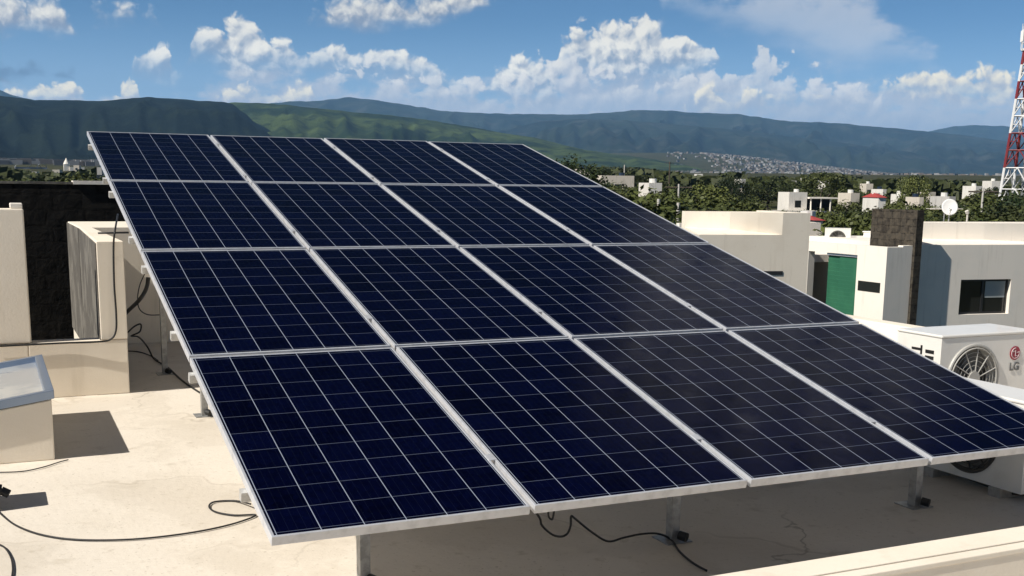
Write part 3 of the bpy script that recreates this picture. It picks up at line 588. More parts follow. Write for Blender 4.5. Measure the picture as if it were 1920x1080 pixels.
# ------------------------------------------------------------------ air conditioners
def fan_unit(e, w, d, h, fx, fz, fr_, ring_m):
    """outdoor unit in its own axes: front face at y=0 looking to -y, base at z=0"""
    n = 40; a = MB(); z0 = 0.05
    circ = [(fx + fr_ * math.cos(2 * math.pi * i / n), fz + fr_ * math.sin(2 * math.pi * i / n)) for i in range(n)]
    def edge(i):
        t = 2 * math.pi * i / n; cx, cz = math.cos(t), math.sin(t)
        kx = ((w - fx) / cx) if cx > 1e-6 else ((-fx) / cx if cx < -1e-6 else 1e9); kz = ((h - fz) / cz) if cz > 1e-6 else ((z0 - fz) / cz if cz < -1e-6 else 1e9)
        kk = min(kx, kz); return (fx + cx * kk, fz + cz * kk)
    out = [edge(i) for i in range(n)]
    for i in range(n):
        j = (i + 1) % n; (ax, az), (bx, bz) = out[i], out[j]
        a.quad((circ[i][0], 0, circ[i][1]), (ax, 0, az), (bx, 0, bz), (circ[j][0], 0, circ[j][1]))
        for cx, cz in ((0, z0), (w, z0), (0, h), (w, h)):
            if (abs(ax - cx) < 1e-6 or abs(bx - cx) < 1e-6) and (abs(az - cz) < 1e-6 or abs(bz - cz) < 1e-6) and not (abs(ax - bx) < 1e-6 or abs(az - bz) < 1e-6):
                k0 = len(a.v); a.v += [(ax, 0, az), (cx, 0, cz), (bx, 0, bz)]; a.face((k0, k0 + 1, k0 + 2))
        a.quad((circ[i][0], 0, circ[i][1]), (circ[j][0], 0, circ[j][1]), (circ[j][0], .09, circ[j][1]), (circ[i][0], .09, circ[i][1]))
    a.quad((0, 0, z0), (0, 0, h), (0, d, h), (0, d, z0)); a.quad((w, 0, z0), (w, d, z0), (w, d, h), (w, 0, h)); a.quad((0, d, z0), (0, d, h), (w, d, h), (w, d, z0)); a.quad((0, 0, z0), (0, d, z0), (w, d, z0), (w, 0, z0))
    ob = a.build('casing', M_ACWHITE, e)
    b_ = MB(); b_.box(-.006, w + .006, -.006, d + .006, h + .001, h + .022); b_.build('top_cover', M_ACWHITE, e, bevel=0.008)
    b_ = MB(); b_.disc((fx, .089, fz), (0, -1, 0), fr_ * .995, 40, 0, .002); b_.build('fan_recess', M_ACDARK, e)
    b_ = MB()
    for t in range(3):
        a0 = 2 * math.pi * t / 3 + .5
        for s in range(6):
            t0, t1 = a0 + s * .19, a0 + (s + 1) * .19
            y0, y1 = .05 + s * .006, .05 + (s + 1) * .006
            b_.quad((fx + .06 * math.cos(t0), y0, fz + .06 * math.sin(t0)), (fx + fr_ * .93 * math.cos(t0 - .2), y0, fz + fr_ * .93 * math.sin(t0 - .2)), (fx + fr_ * .93 * math.cos(t1 - .2), y1, fz + fr_ * .93 * math.sin(t1 - .2)), (fx + .06 * math.cos(t1), y1, fz + .06 * math.sin(t1)))
    b_.disc((fx, .06, fz), (0, -1, 0), .065, 20, 0, .03); b_.build('fan', M_ACGREY, e)
    b_ = MB(); b_.ring((fx, -.006, fz), (0, 1, 0), fr_ + .004, .012, 48, 8)
    b_.ring((fx, -.016, fz), (0, 1, 0), fr_ * .93, .005, 48, 5)
    for t in range(11):
        t0 = 2 * math.pi * t / 11 + .2
        b_.bar((fx + .045 * math.cos(t0), -.014, fz + .045 * math.sin(t0)), (fx + fr_ * math.cos(t0 + .12), -.012, fz + fr_ * math.sin(t0 + .12)), .004, 5)
    for rr in (.25, .4, .55, .68, .8):
        b_.ring((fx, -.012, fz), (0, 1, 0), fr_ * rr, .0016, 40, 4)
    b_.disc((fx, -.01, fz), (0, -1, 0), .052, 24, 0, .012); b_.build('fan_guard', ring_m, e)
    for xx in (.12, w - .2):
        b_ = MB(); b_.box(xx, xx + .08, -.02, d + .02, 0, z0 - .001); b_.build('foot', M_GALV, e)
ac = thing('air_conditioner', 'white outdoor air conditioner with red round logo, right of the array in the sun', 'air conditioner', (4.885, 1.78, 0))
AH = 0.685
fan_unit(ac, 0.87, 0.40, AH, 0.30, 0.40, 0.225, mat('grey_fan_guard', (0.42, 0.41, 0.38), 0.45))
b_ = MB()                                                     # side openings and handle, on the left side
for dz in (0.575, 0.535, 0.495): b_.box(-.004, -.001, .06, .135, dz, dz + .022)
b_.box(-.004, -.001, .165, .18, .56, .62); b_.box(-.004, -.001, .18, .26, .585, .60); b_.box(-.004, -.001, .165, .18, .49, .53); b_.box(-.004, -.001, .18, .26, .50, .515)
b_.build('side_vent', M_BLACK, ac)
lg = MB(); lg.bar((0.685, -.001, .555), (0.685, -.004, .555), 0.048, 32); lo = lg.build('logo', M_RED, ac)
b_ = MB(); n = 28; arc = []
for i in range(n + 1):
    t = math.radians(20 - 290 * i / n); arc.append((0.685 + .036 * math.cos(t) , -.006, .555 + .036 * math.sin(t)))
b_.tube([arc[i] for i in range(0, n + 1, 2)], .0028, 5, sub=2)
b_.bar((0.685, -.006, .577), (0.685, -.006, .536), .0028, 5); b_.bar((0.685, -.006, .536), (0.703, -.006, .536), .0028, 5); b_.bar((0.667, -.004, .568), (0.667, -.008, .568), .006, 10)
b_.bar((0.697, -.006, .560), (0.721, -.006, .560), .0028, 5)
b_.build('emblem_lines', mat('pale_logo_line', (0.62, 0.5, 0.5), 0.5), lo)
def text(body, size, loc, rotz, m, parent, name):
    cu = bpy.data.curves.new(name, 'FONT'); cu.body = body; cu.size = size; cu.extrude = .0015; cu.align_x = 'CENTER'; cu.offset = 0.001
    cu.materials.append(m); to = bpy.data.objects.new(name, cu); COL.objects.link(to); bpy.context.view_layer.update()
    me = bpy.data.meshes.new_from_object(to.evaluated_get(bpy.context.evaluated_depsgraph_get())); bpy.data.objects.remove(to)
    o = bpy.data.objects.new(name, me); COL.objects.link(o); o.parent = parent; o.location = loc; o.rotation_euler = (R(90), 0, rotz); return o
text('LG', 0.078, (0.69, -.004, .435), 0, M_LOGOGREY, ac, 'lettering')
ac2 = thing('air_conditioner', 'white outdoor air conditioner half hidden under the lower right corner of the array', 'air conditioner', (4.13, 1.22, 0))
fan_unit(ac2, 0.80, 0.30, 0.535, 0.42, 0.30, 0.20, M_ACDARK)
ac2.rotation_euler = (0, 0, R(-90))

# ------------------------------------------------------------------ neighbouring houses
def ledge(a, nx0, nx1, y, nd, zlow, ztop):
    # sloping rendered ledge that tapers off to the right, and a wall piece turned a little to the left
    xm = nx0 + (nx1 - nx0) * .45; b = .42
    a.prism([(nx1, y + .003), (nx1, y + nd), (xm, y + nd), (xm, y + b)], zlow + .003, ztop - .004)
    a.prism([(xm - .002, y + b), (xm - .002, y + nd), (nx0, y + nd), (nx0, y + b + .55)], zlow + .003, ztop - .005)
    a.hexa([(nx0, y + .004, zlow - .1), (nx1 - .02, y + .004, zlow - .1), (xm, y + b - .004, zlow - .1), (nx0, y + b + .54, zlow - .1), (nx0, y + .004, zlow + .004), (nx1 - .02, y + .004, zlow + .004), (xm, y + b - .004, zlow + .12), (nx0, y + b + .54, zlow + .14)])
def notch_house(name, label, x0, x1, y, depth, ztop, zlow, nx0, nx1, nd, m):
    """cream block with a tall rear parapet and a lower roof edge in front between nx0 and nx1"""
    e = thing(name, label, 'house', ((x0 + x1) / 2, y, GZ))
    a = MB(); a.box(x0, x1, y, y + depth, GZ, zlow)
    if nx0 > x0 + .01: a.box(x0, nx0, y, y + nd - .002, zlow, ztop)
    a.box(nx1, x1, y, y + nd, zlow, ztop)
    ledge(a, nx0, nx1 - .002, y, nd, zlow, ztop)
    a.box(x0, x1, y + nd + .001, y + nd + .12, zlow, ztop); a.box(x1 - .2, x1, y + nd + .122, y + depth, zlow, ztop - .002)
    part(a, 'wall', m, e); e.rotation_euler = (0, 0, -R(13)); return e
def window(e, x0, x1, y, z0, z1, split=0.5, curtain=True, rev=0.14):
    a = MB(); t = .06
    a.box(x0, x1, y, y + .05, z0, z0 + t); a.box(x0, x1, y, y + .05, z1 - t, z1); a.box(x0, x0 + t, y, y + .05, z0 + t, z1 - t); a.box(x1 - t, x1, y, y + .05, z0 + t, z1 - t)
    if split: xs = x0 + (x1 - x0) * split; a.box(xs - t * .6, xs + t * .6, y - .01, y + .05, z0 + t, z1 - t)
    f_ = part(a, 'window', M_WINFRAME, e)
    g = MB(); g.box(x0 + t, x1 - t, y + .022, y + .028, z0 + t, z1 - t); g.v = [(p[0] - e.location.x, p[1] - e.location.y, p[2] - e.location.z) for p in g.v]; g.build('pane', M_GLASSDARK, f_)
    if curtain and split:
        g = MB(); g.box(xs + .1, x1 - t - .02, y + .014, y + .020, z0 + (z1 - z0) * .46, z1 - t - .01); g.v = [(p[0] - e.location.x, p[1] - e.location.y, p[2] - e.location.z) for p in g.v]; g.build('curtain', M_CURTAIN, f_)
b1 = notch_house('neighbour_house', 'cream flat-roofed house with stepped parapet, nearest beyond the array on the right', 14.05, 16.79, 17.8, 2.6, 1.08, 0.57, 14.05, 16.1, 1.05, M_WALL)
a = MB(); a.box(15.55, 16.16, 17.785, 17.797, -0.36, -0.27); part(a, 'window', M_WINFRAME, b1)

# white house with the green sheet: its sunlit side wall runs along x = 22.95
XB, YB = 22.95, 21.5
wh = thing('neighbour_house', 'white flat-roofed house with green sheet opening and narrow slit window', 'house', (XB, YB, GZ))
yg0, yg1, yo1, ztg = 22.72, 24.15, 24.95, -0.31
a = MB(); a.box(XB, XB + .25, YB, yg0, GZ, -0.01); a.box(XB, XB + .25, yg0, yo1, ztg, -0.012); a.box(XB, XB + .25, yo1, 33, GZ, -0.014); a.box(XB + .251, XB + .6, YB, YB + .2, GZ, -0.011)
a.box(XB + .6, 23.92, YB + .001, YB + .2, GZ, 0.03); a.box(XB + 1.2, 30, YB + .3, 33, GZ, -0.45)
a.box(XB + .25, 30, 32.8, 33.0, -.44, 0.28); a.box(XB + .252, XB + 1.19, yo1 + .3, 32.7, -0.7, -0.46)
part(a, 'wall', M_WHITE, wh)
a = MB(); a.box(XB + 1.0, XB + 1.15, yg0 - .1, yo1 + .1, GZ, -0.1); part(a, 'opening_back', M_DARKROOM, wh)
a = MB(); ng = 34
for i in range(ng):
    z0 = -4.5 + (ztg - .08 + 4.5) * i / ng; z1 = -4.5 + (ztg - .08 + 4.5) * (i + 1) / ng; ym = yg0 + (yg1 - yg0) * .62
    a.hexa([(XB + .11, yg0 + .02, z0), (XB + .11, ym, z0), (XB + .13, ym, z0), (XB + .13, yg0 + .02, z0), (XB + .098, yg0 + .02, z1), (XB + .098, ym, z1), (XB + .13, ym, z1), (XB + .13, yg0 + .02, z1)])
    a.hexa([(XB + .14, ym + .002, z0), (XB + .14, yg1, z0), (XB + .16, yg1, z0), (XB + .16, ym + .002, z0), (XB + .122, ym + .002, z1), (XB + .122, yg1, z1), (XB + .16, yg1, z1), (XB + .16, ym + .002, z1)])
part(a, 'shade_sheet', M_GREENTARP, wh)
a = MB(); a.box(XB + .06, XB + .10, yg0 + .02, yg1, ztg - .075, ztg - .01); part(a, 'sheet_rail', M_ALU, wh)
a = MB(); a.box(XB - .004, XB - .001, 21.68, 22.62, -1.36, -1.06); part(a, 'window', M_GLASSDARK, wh)
# brown stone slab wall between the houses
ss = MB(); ss.box(23.93, 24.19, 21.42, 23.3, GZ, 1.06)
tag(ss.build('stone_slab_wall', M_STONE2), 'tall brown grey stone clad slab wall rising between the white houses', 'wall')
# house with the window
b3 = thing('neighbour_house', 'grey-white house with a two-pane window and satellite dish on its roof', 'house', (26.5, 21.5, GZ))
W0, W1, WZ0, WZ1 = 26.02, 27.86, -2.10, -1.03
a = MB(); y = 21.5
a.box(24.12, W0, y, y + .2, GZ, 0.025); a.box(W1, 33, y, y + .2, GZ, 0.025); a.box(W0, W1, y, y + .2, WZ1, 0.025); a.box(W0, W1, y, y + .2, GZ, WZ0)
a.box(24.321, 33, y + .201, y + 6, GZ, -2.9); a.box(24.322, 33, y + .201, y + 6, -.25, 0.02)
a.box(24.7, 33, y + 1.6, y + 1.8, 0.021, 0.66); ledge(a, 24.7, 30.5, y + .3, 1.3, .022, .655)
part(a, 'wall', M_WHITE, b3)
window(b3, W0 + .002, W1 - .002, y + .13, WZ0 + .002, WZ1 - .002)
a = MB(); a.box(24.4, 24.62, y + .5, y + .9, 0.022, 0.42); part(a, 'roof_box', M_WHITE, b3, .02)

def dish(c, r_, label):
    e = thing('satellite_dish', label, 'satellite dish', c)
    ax = Vector((-.55, -.75, .35)).normalized(); e1 = Vector((0, 0, 1)).cross(ax).normalized(); e2 = ax.cross(e1); a = MB(); n = 24; rings = 6; base = 0
    a.v.append(tuple(Vector((0, 0, .45)) - ax * .0))
    for i in range(1, rings + 1):
        rr = r_ * i / rings
        for j in range(n):
            t = 2 * math.pi * j / n; a.v.append(tuple(Vector((0, 0, .45)) + e1 * rr * math.cos(t) * .9 + e2 * rr * math.sin(t) + ax * (rr * rr * .5)))
    for j in range(n): a.face((0, 1 + j, 1 + (j + 1) % n))
    for i in range(rings - 1):
        for j in range(n): q = (j + 1) % n; a.face((1 + i * n + j, 1 + (i + 1) * n + j, 1 + (i + 1) * n + q, 1 + i * n + q))
    o = a.build('reflector', M_DISH, e, smooth=True); md = o.modifiers.new('solid', 'SOLIDIFY'); md.thickness = .012
    a = MB(); a.bar((0, 0, 0), (0, 0, .42), .022, 8); a.build('mast', M_GALV, e)
    a = MB(); tip = Vector((0, 0, .40)) + ax * r_ * 1.0 - e2 * .12; a.bar(Vector((0, 0, .45)) - e2 * r_ * .9, tip, .010, 6); a.bar(tip, tip - ax * .08, .03, 8); a.build('feed_arm', M_GALV, e)
    return e
p = at_y(1778, 420, 23.2); b3.rotation_euler = (0, 0, -R(8)); dish((p.x, 23.2, 0.66), .27, 'round pale satellite dish standing on the roof parapet')
A_ = at_y(1745, 392, 23.9); B_ = at_y(1797, 391, 23.9); M_ = (A_ + B_) / 2
e = thing('roof_antenna', 'thin horizontal television antenna behind the satellite dish', 'antenna', (M_.x, 23.9, 0.02))
a = MB(); a.bar((0, 0, 0), (0, 0, M_.z - .02), .02, 6); a.build('mast', M_GALV, e)
hw = (B_ - A_).length / 2; a = MB(); a.bar((-hw, 0, M_.z - .02), (hw, 0, M_.z - .02), .026, 6)
for i in range(6): a.bar((-hw + i * hw * .4, -.2, M_.z - .02), (-hw + i * hw * .4, .2, M_.z - .02), .008, 5)
a.build('boom', M_POLE, e)
p = at_y(1815, 418, 23.2)
a = MB(); a.bar((p.x, 23.25, .66), (p.x, 23.25, .92), .03, 8); a.bar((p.x, 23.25, .92), (p.x - .05, 23.25, 1.0), .06, 8)
tag(a.build('roof_vent', M_POLE), 'small pale vent pipe on the parapet right of the satellite dish', 'vent')
# equipment on the white house roof
e = thing('air_conditioner', 'small air conditioner on the roof of the white house behind the cream house', 'air conditioner', (25.3, 27.0, -0.45)); fan_unit(e, .85, .35, .75, .42, .42, .26, M_ACGREY); e.rotation_euler = (0, 0, R(-40))
def dome(label, c, sx, sy, sz):
    a = MB(); n, mrows = 20, 6
    for i in range(mrows + 1):
        t = i / mrows * math.pi / 2
        for j in range(n): w_ = 2 * math.pi * j / n; a.v.append((sx * math.cos(w_) * math.cos(t), sy * math.sin(w_) * math.cos(t), sz * math.sin(t)))
    for i in range(mrows):
        for j in range(n): q = (j + 1) % n; a.face((i * n + j, i * n + q, (i + 1) * n + q, (i + 1) * n + j))
    o = a.build('roof_dome', mat('white_dome_acrylic', (.7, .69, .66), .4), smooth=True); o.location = c; return tag(o, label, 'skylight dome')
dome('low white acrylic skylight dome on the white house roof', (26.6, 28.0, -0.45), .75, .6, .5)
e = thing('roof_box', 'white box cabinet on the white house roof next to the stone slab', 'cabinet', (26.9, 26.3, -0.45))
a = MB(); a.box(0, .9, 0, .6, 0, .62); a.build('cabinet', M_ACWHITE, e, bevel=.02); a = MB(); a.box(-.02, .92, -.02, .62, .621, .66); a.build('lid', M_WHITE, e)
# dark blue tank and posts beyond the array
p = at_d(1278, 415, 34); e = thing('water_tank', 'dark blue rounded rooftop water tank beside the cream house', 'water tank', (p.x, p.y, -0.9))
a = MB(); n = 20; pr_ = [(.0, 1.0), (.25, .98), (.45, .88), (.62, .66), (.64, .3), (.60, 0)]
for r_, z in pr_:
    for j in range(n): t = 2 * math.pi * j / n; a.v.append((max(r_, .001) * math.cos(t), max(r_, .001) * math.sin(t), z))
for i in range(len(pr_) - 1):
    for j in range(n): q = (j + 1) % n; a.face((i * n + j, (i + 1) * n + j, (i + 1) * n + q, i * n + q))
a.build('tank', M_TANK, e, smooth=True); a = MB(); a.box(-.9, .9, -.9, .9, -6.0, -.002); a.build('base', M_WALL, e)

# ------------------------------------------------------------------ utility poles
def pole(px, ytop, dist, r_, label, cross=None, m=M_POLE):
    p = at_d(px, ytop, dist); gz = ground_z(p.x, p.y) - .3; e = thing('utility_pole', label, 'pole', (p.x, p.y, gz), 'poles among the trees')
    a = MB(); a.bar((0, 0, 0), (0, 0, p.z - gz), r_, 8, 0, r_ * .75); a.build('shaft', m, e)
    if cross:
        a = MB(); t = p.z - gz - .35; d_ = Vector((math.cos(R(25)), -math.sin(R(25)), 0)) * cross
        a.bar(Vector((0, 0, t)) - d_, Vector((0, 0, t)) + d_, .07, 6); a.build('cross_arm', M_TRUNK, e)
pole(1235, 373, 62, .115, 'pale bare concrete post rising just past the array edge')
pole(1272, 380, 55, .105, 'white post standing beside the dark blue water tank')
pole(1273, 345, 120, .13, 'tall utility pole with wide cross arm above the trees', 1.4)
pole(1171, 309, 260, .16, 'far pale pole behind the long white garden wall')
pole(1256, 303, 300, .2, 'far dark pole standing before the town slope', 1.2, M_TRUNK)
pole(1844, 352, 110, .12, 'grey utility pole with cross arm left of the lattice tower', 1.3)

# ------------------------------------------------------------------ lattice tower
TD = 185; pt_ = at_d(1911, 395, TD); tg = ground_z(pt_.x, pt_.y)
tw = thing('lattice_tower', 'red and white steel lattice telecom tower rising at the right edge', 'tower', (pt_.x, pt_.y, tg))
sc_ = TD / FPX / math.cos(R(24)) * 0.93
ztop = at_d(1911, 96, TD).z - tg
def halfw(z): return 2.5 - (2.5 - .95) * min(1, z / ztop)
def zpix(py): return at_d(1911, py, TD).z - tg
lv = [0, zpix(395), zpix(355), zpix(315), zpix(282), zpix(250), zpix(218), zpix(186), zpix(153), zpix(122), zpix(96)]
band = ['w', 'w', 'w', 'r', 'r', 'w', 'w', 'r', 'w', 'r']
ra = R(18)
def tp(i, z): h = halfw(z); x, y = ((-h, -h), (h, -h), (h, h), (-h, h))[i]; return Vector((x * math.cos(ra) - y * math.sin(ra), x * math.sin(ra) + y * math.cos(ra), z))
for j in range(len(lv) - 1):
    a = MB(); z0, z1 = lv[j], lv[j + 1]
    for i in range(4):
        q = (i + 1) % 4
        a.bar(tp(i, z0), tp(i, z1), .20, 6); a.bar(tp(i, z1), tp(q, z1), .09, 5)
        zm = (z0 + z1) / 2; mid = (tp(i, z1) + tp(q, z1)) / 2
        a.bar(tp(i, z0), mid, .085, 5); a.bar(tp(q, z0), mid, .085, 5); a.bar(tp(i, zm), (tp(i, z0) + mid) / 2, .06, 4)
    a.build('tower_section', M_TOWERR if band[j] == 'r' else M_TOWERW, tw)
a = MB(); zt = lv[-1]; a.bar((0, 0, zt), (0, 0, zt + .3), 1.7, 12); a.ring((0, 0, zt + 1.1), (0, 0, 1), 1.7, .06, 16, 5)
for i in range(8): t = math.pi * i / 4; a.bar((1.7 * math.cos(t), 1.7 * math.sin(t), zt + .3), (1.7 * math.cos(t), 1.7 * math.sin(t), zt + 1.1), .05, 5)
a.build('platform', M_TOWERW, tw)
for i in range(9):
    t = 2 * math.pi * i / 9; a = MB(); x, y = 1.75 * math.cos(t), 1.75 * math.sin(t)
    a.bar((x, y, zt + .2), (x, y, zt + 3.4 + .5 * (i % 2)), .05, 5); a.box(x - .14, x + .14, y - .14, y + .14, zt + 1.3, zt + 2.9); a.build('antenna', M_TOWERW, tw)
for i in range(2):
    a = MB(); c0 = Vector((-.9 + i * 1.6, -1.3, lv[-2] - 1.5 + i * 2)); a.bar(c0, c0 + Vector((0, -.5, 0)), .6, 16); a.build('drum_antenna', M_DISH, tw)
a = MB(); a.bar((.3, 0, 0), (.3, 0, zt), .22, 6); a.build('cable_ladder', M_GALV, tw)

# ------------------------------------------------------------------ houses among the trees
HM = [mat('weathered_white_wall', (0.72, 0.69, 0.63), 0.85, streak=((0.50, 0.47, 0.42), .5, .72)), mat('weathered_cream_wall', (0.62, 0.56, 0.47), 0.85, streak=((0.42, 0.38, 0.32), .5, .7)), mat('grey_plaster_wall', (0.50, 0.48, 0.45), 0.85, streak=((0.33, 0.31, 0.29), .5, .7))]
def tree_house(px0, px1, ytop, dist, floors, label, m=None, red=False, name='house', depth=4.5):
    m = m or (HM[2] if 'grey' in label else HM[1] if 'cream' in label or 'pale' in label or 'low' in label else HM[0])
    A = at_d(px0, ytop, dist); B = at_d(px1, ytop, dist); w_ = (B - A).length; c0 = (A + B) / 2
    gz = ground_z(c0.x, c0.y) - 1.0; h = c0.z - gz
    e = thing(name, label, 'house', (c0.x, c0.y, gz), None); e.rotation_euler = (0, 0, -R(random.uniform(8, 24)))
    a = MB(); a.box(-w_ / 2, w_ / 2, 0, depth, 0, h); 
    a.box(-w_ / 2, w_ / 2, 0, .15, h, h + .35); a.box(-w_ / 2, w_ / 2, depth - .15, depth, h, h + .35); a.box(-w_ / 2, -w_ / 2 + .15, .15, depth - .15, h, h + .35); a.box(w_ / 2 - .15, w_ / 2, .15, depth - .15, h, h + .35)
    a.build('wall', m, e)
    if dist < 320:
        b_ = MB(); b_.bar((w_ * .2, depth * .5, h), (w_ * .2, depth * .5, h + .9), .5, 10); b_.build('roof_tank', M_TANK if int(px0) % 2 else M_ACWHITE, e)
    nwin = max(1, int(w_ / 3.2))
    for fl_ in range(floors):
        zz = h - 2.4 - fl_ * 2.9
        for i in range(nwin):
            xx = -w_ / 2 + w_ * (i + .5) / nwin
            b_ = MB(); b_.box(xx - .6, xx + .6, -.03, -.004, zz, zz + 1.25); b_.build('window', M_GLASSDARK, e)
    if red:
        pk = .4 + dist * .0035; b_ = MB(); b_.hexa([(-w_ / 2 - .1, -.2, h + .36), (w_ / 2 + .1, -.2, h + .36), (w_ / 2 + .1, depth + .2, h + .36), (-w_ / 2 - .1, depth + .2, h + .36), (-w_ / 2 + .3, depth * .45, h + pk), (w_ / 2 - .3, depth * .45, h + pk), (w_ / 2 - .3, depth * .55, h + pk), (-w_ / 2 + .3, depth * .55, h + pk)]); b_.build('roof', M_TERRA, e)
    return e
mh = tree_house(1478, 1516, 364, 215, 2, 'large white house with dark upper terrace standing among the trees'); mh.rotation_euler = (0, 0, -R(12))
a = MB(); a.box(-6.5, 3.0, -1.8, -.05, 0, 5.1 - 1.2); a.build('annex', M_WHITE, mh)
a = MB(); a.box(2.0, 8.2, -.6, 6, 0, 3.7); a.build('terrace_base', mat('blue_grey_wall', (.22, .24, .30), .8), mh)
a = MB(); a.box(1.9, 8.3, -.7, 6.1, 6.0, 6.25); a.build('terrace_roof', M_WHITE, mh)
for xx in (2.4, 4.4, 6.3, 8.0):
    a = MB(); a.bar((xx, -.4, 3.7), (xx, -.4, 6.0), .14, 8); a.build('column', M_WHITE, mh)
a = MB(); a.box(2.05, 8.1, 3.0, 3.1, 3.71, 5.99); a.build('terrace_opening', M_DARKROOM, mh)
H = [(1078, 1110, 319, 190, 1, 'low cream house touching the array edge below the hill', 0), (1118, 1200, 331, 205, 1, 'long low pale wall-like house left of the concrete post', 0),
     (1212, 1246, 346, 150, 1, 'small white house among trees behind the cross-armed pole', 0), (1304, 1320, 326, 420, 1, 'tiny white house at the tree line under the town', 0),
     (1388, 1400, 336, 330, 2, 'narrow tall white house between two dark trees', 0), (1390, 1400, 354, 240, 1, 'tiny white block below the narrow tall house', 0),
     (1480, 1496, 339, 340, 1, 'small white house above the large terrace house', 0), (1502, 1520, 334, 380, 1, 'white house peeking over trees behind the large house', 0),
     (1546, 1558, 339, 330, 2, 'bright white cube house beside the tall round tree', 0), (1592, 1616, 364, 200, 1, 'cream house with flat roof right of the large house', 0),
     (1622, 1640, 345, 300, 1, 'far cream house with long roof line among trees', 0), (1654, 1664, 356, 250, 1, 'small white two-storey house over the stone slab', 0),
     (1644, 1664, 374, 150, 1, 'white house with red roof behind the stone slab', 1), (1526, 1546, 422, 75, 1, 'low house with red roof between the cream and white houses', 1),
     (1694, 1702, 366, 210, 1, 'tiny white house right of the red roofed house', 0), (1722, 1734, 372, 190, 1, 'little cream house left of the satellite dish', 0),
     (1776, 1796, 371, 180, 1, 'grey white house above the satellite dish', 0), (1740, 1758, 361, 260, 1, 'long pale house among the trees right of the slab', 0),
     (1826, 1846, 350, 260, 1, 'white shed roof house left of the lattice tower', 0), (1856, 1880, 340, 300, 1, 'white house directly behind the lattice tower foot', 0),
     (96, 114, 318, 420, 1, 'long low white house beyond the stone wall', 0), (58, 70, 322, 380, 1, 'small bright white house beyond the stone wall on the left', 0), (136, 150, 309, 700, 1, 'far pale house near the white spire', 0), (180, 192, 315, 250, 1, 'small brown grey house by the array corner', 0)]
for px0, px1, yt, d, fl_, lab, rd in H: tree_house(px0 + (px1 - px0) * .12, px1 - (px1 - px0) * .12, yt + 2, d, fl_, lab, red=bool(rd))
# white spire and shell roof far left
p = at_d(125, 315, 900); gz = ground_z(p.x, p.y); e = thing('church', 'far white church with pointed spire beyond the stone wall', 'church', (p.x, p.y, gz)); t = at_d(125, 300, 900).z - gz
a = MB(); a.box(-2, 2, -2, 2, 0, t * .62); a.build('tower', M_WHITE, e); a = MB(); a.bar((0, 0, t * .62), (0, 0, t + 1.5), 2.4, 8, 0, .1); a.build('spire', M_WHITE, e); a = MB(); a.box(2.0, 12, -3, 5, 0, t * .35); a.build('nave', M_WHITE, e)
p = at_d(58, 312, 1100); gz = ground_z(p.x, p.y); e = thing('arena', 'far pale arena with shell-shaped roof beyond the stone wall', 'building', (p.x, p.y, gz)); t = at_d(58, 307, 1100).z - gz
M_SHELL = mat('blue_white_shell_roof', (.42, .47, .58), .5)
for dx, w_, hh in ((-6, 7, 1.0), (3, 5, .8), (9, 4, 1.05)):
    a = MB(); n = 12
    for i in range(n + 1):
        t_ = math.pi * i / n
        for y in (-4, 8): a.v.append((dx - w_ * math.cos(t_), y, t - 3 + 3 * hh * math.sin(t_)))
    for i in range(n): a.face((2 * i, 2 * i + 1, 2 * i + 3, 2 * i + 2))
    a.build('roof', M_SHELL, e)
a = MB(); a.box(-13, 13, -3.5, 7.5, 0, t - 3.05); a.build('wall', mat('blue_grey_wall', (.22, .24, .30), .8), e)

# ------------------------------------------------------------------ the far town on the slopes: one mass of blocks
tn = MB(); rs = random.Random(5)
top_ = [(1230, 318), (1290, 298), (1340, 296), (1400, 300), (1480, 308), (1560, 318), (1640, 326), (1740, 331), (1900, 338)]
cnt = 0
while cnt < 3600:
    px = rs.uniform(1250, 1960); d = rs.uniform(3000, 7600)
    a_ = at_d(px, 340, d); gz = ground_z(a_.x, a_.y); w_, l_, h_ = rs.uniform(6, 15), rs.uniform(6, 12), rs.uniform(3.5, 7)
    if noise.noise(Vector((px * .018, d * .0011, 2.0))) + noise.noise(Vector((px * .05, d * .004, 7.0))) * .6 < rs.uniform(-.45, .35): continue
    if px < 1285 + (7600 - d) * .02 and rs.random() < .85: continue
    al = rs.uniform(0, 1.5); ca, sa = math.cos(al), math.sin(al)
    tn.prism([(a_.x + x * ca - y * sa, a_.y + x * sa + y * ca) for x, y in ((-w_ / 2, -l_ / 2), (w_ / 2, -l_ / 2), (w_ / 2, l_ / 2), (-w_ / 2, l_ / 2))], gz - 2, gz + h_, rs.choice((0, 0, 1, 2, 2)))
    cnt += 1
cnt = 0
while cnt < 220:
    px = rs.uniform(-60, 260); d = rs.uniform(1500, 2400); a_ = at_d(px, 320, d); gz = ground_z(a_.x, a_.y); w_, h_ = rs.uniform(8, 18), rs.uniform(4, 8)
    tn.box(a_.x - w_ / 2, a_.x + w_ / 2, a_.y - 5, a_.y + 5, gz - 2, gz + h_, rs.choice((0, 1, 2))); cnt += 1
tag(tn.build('town', [mat('town_white', (.30, .295, .29), .9), mat('town_grey', (.10, .10, .11), .9), mat('town_tan', (.18, .15, .13), .9)]), kind='stuff')

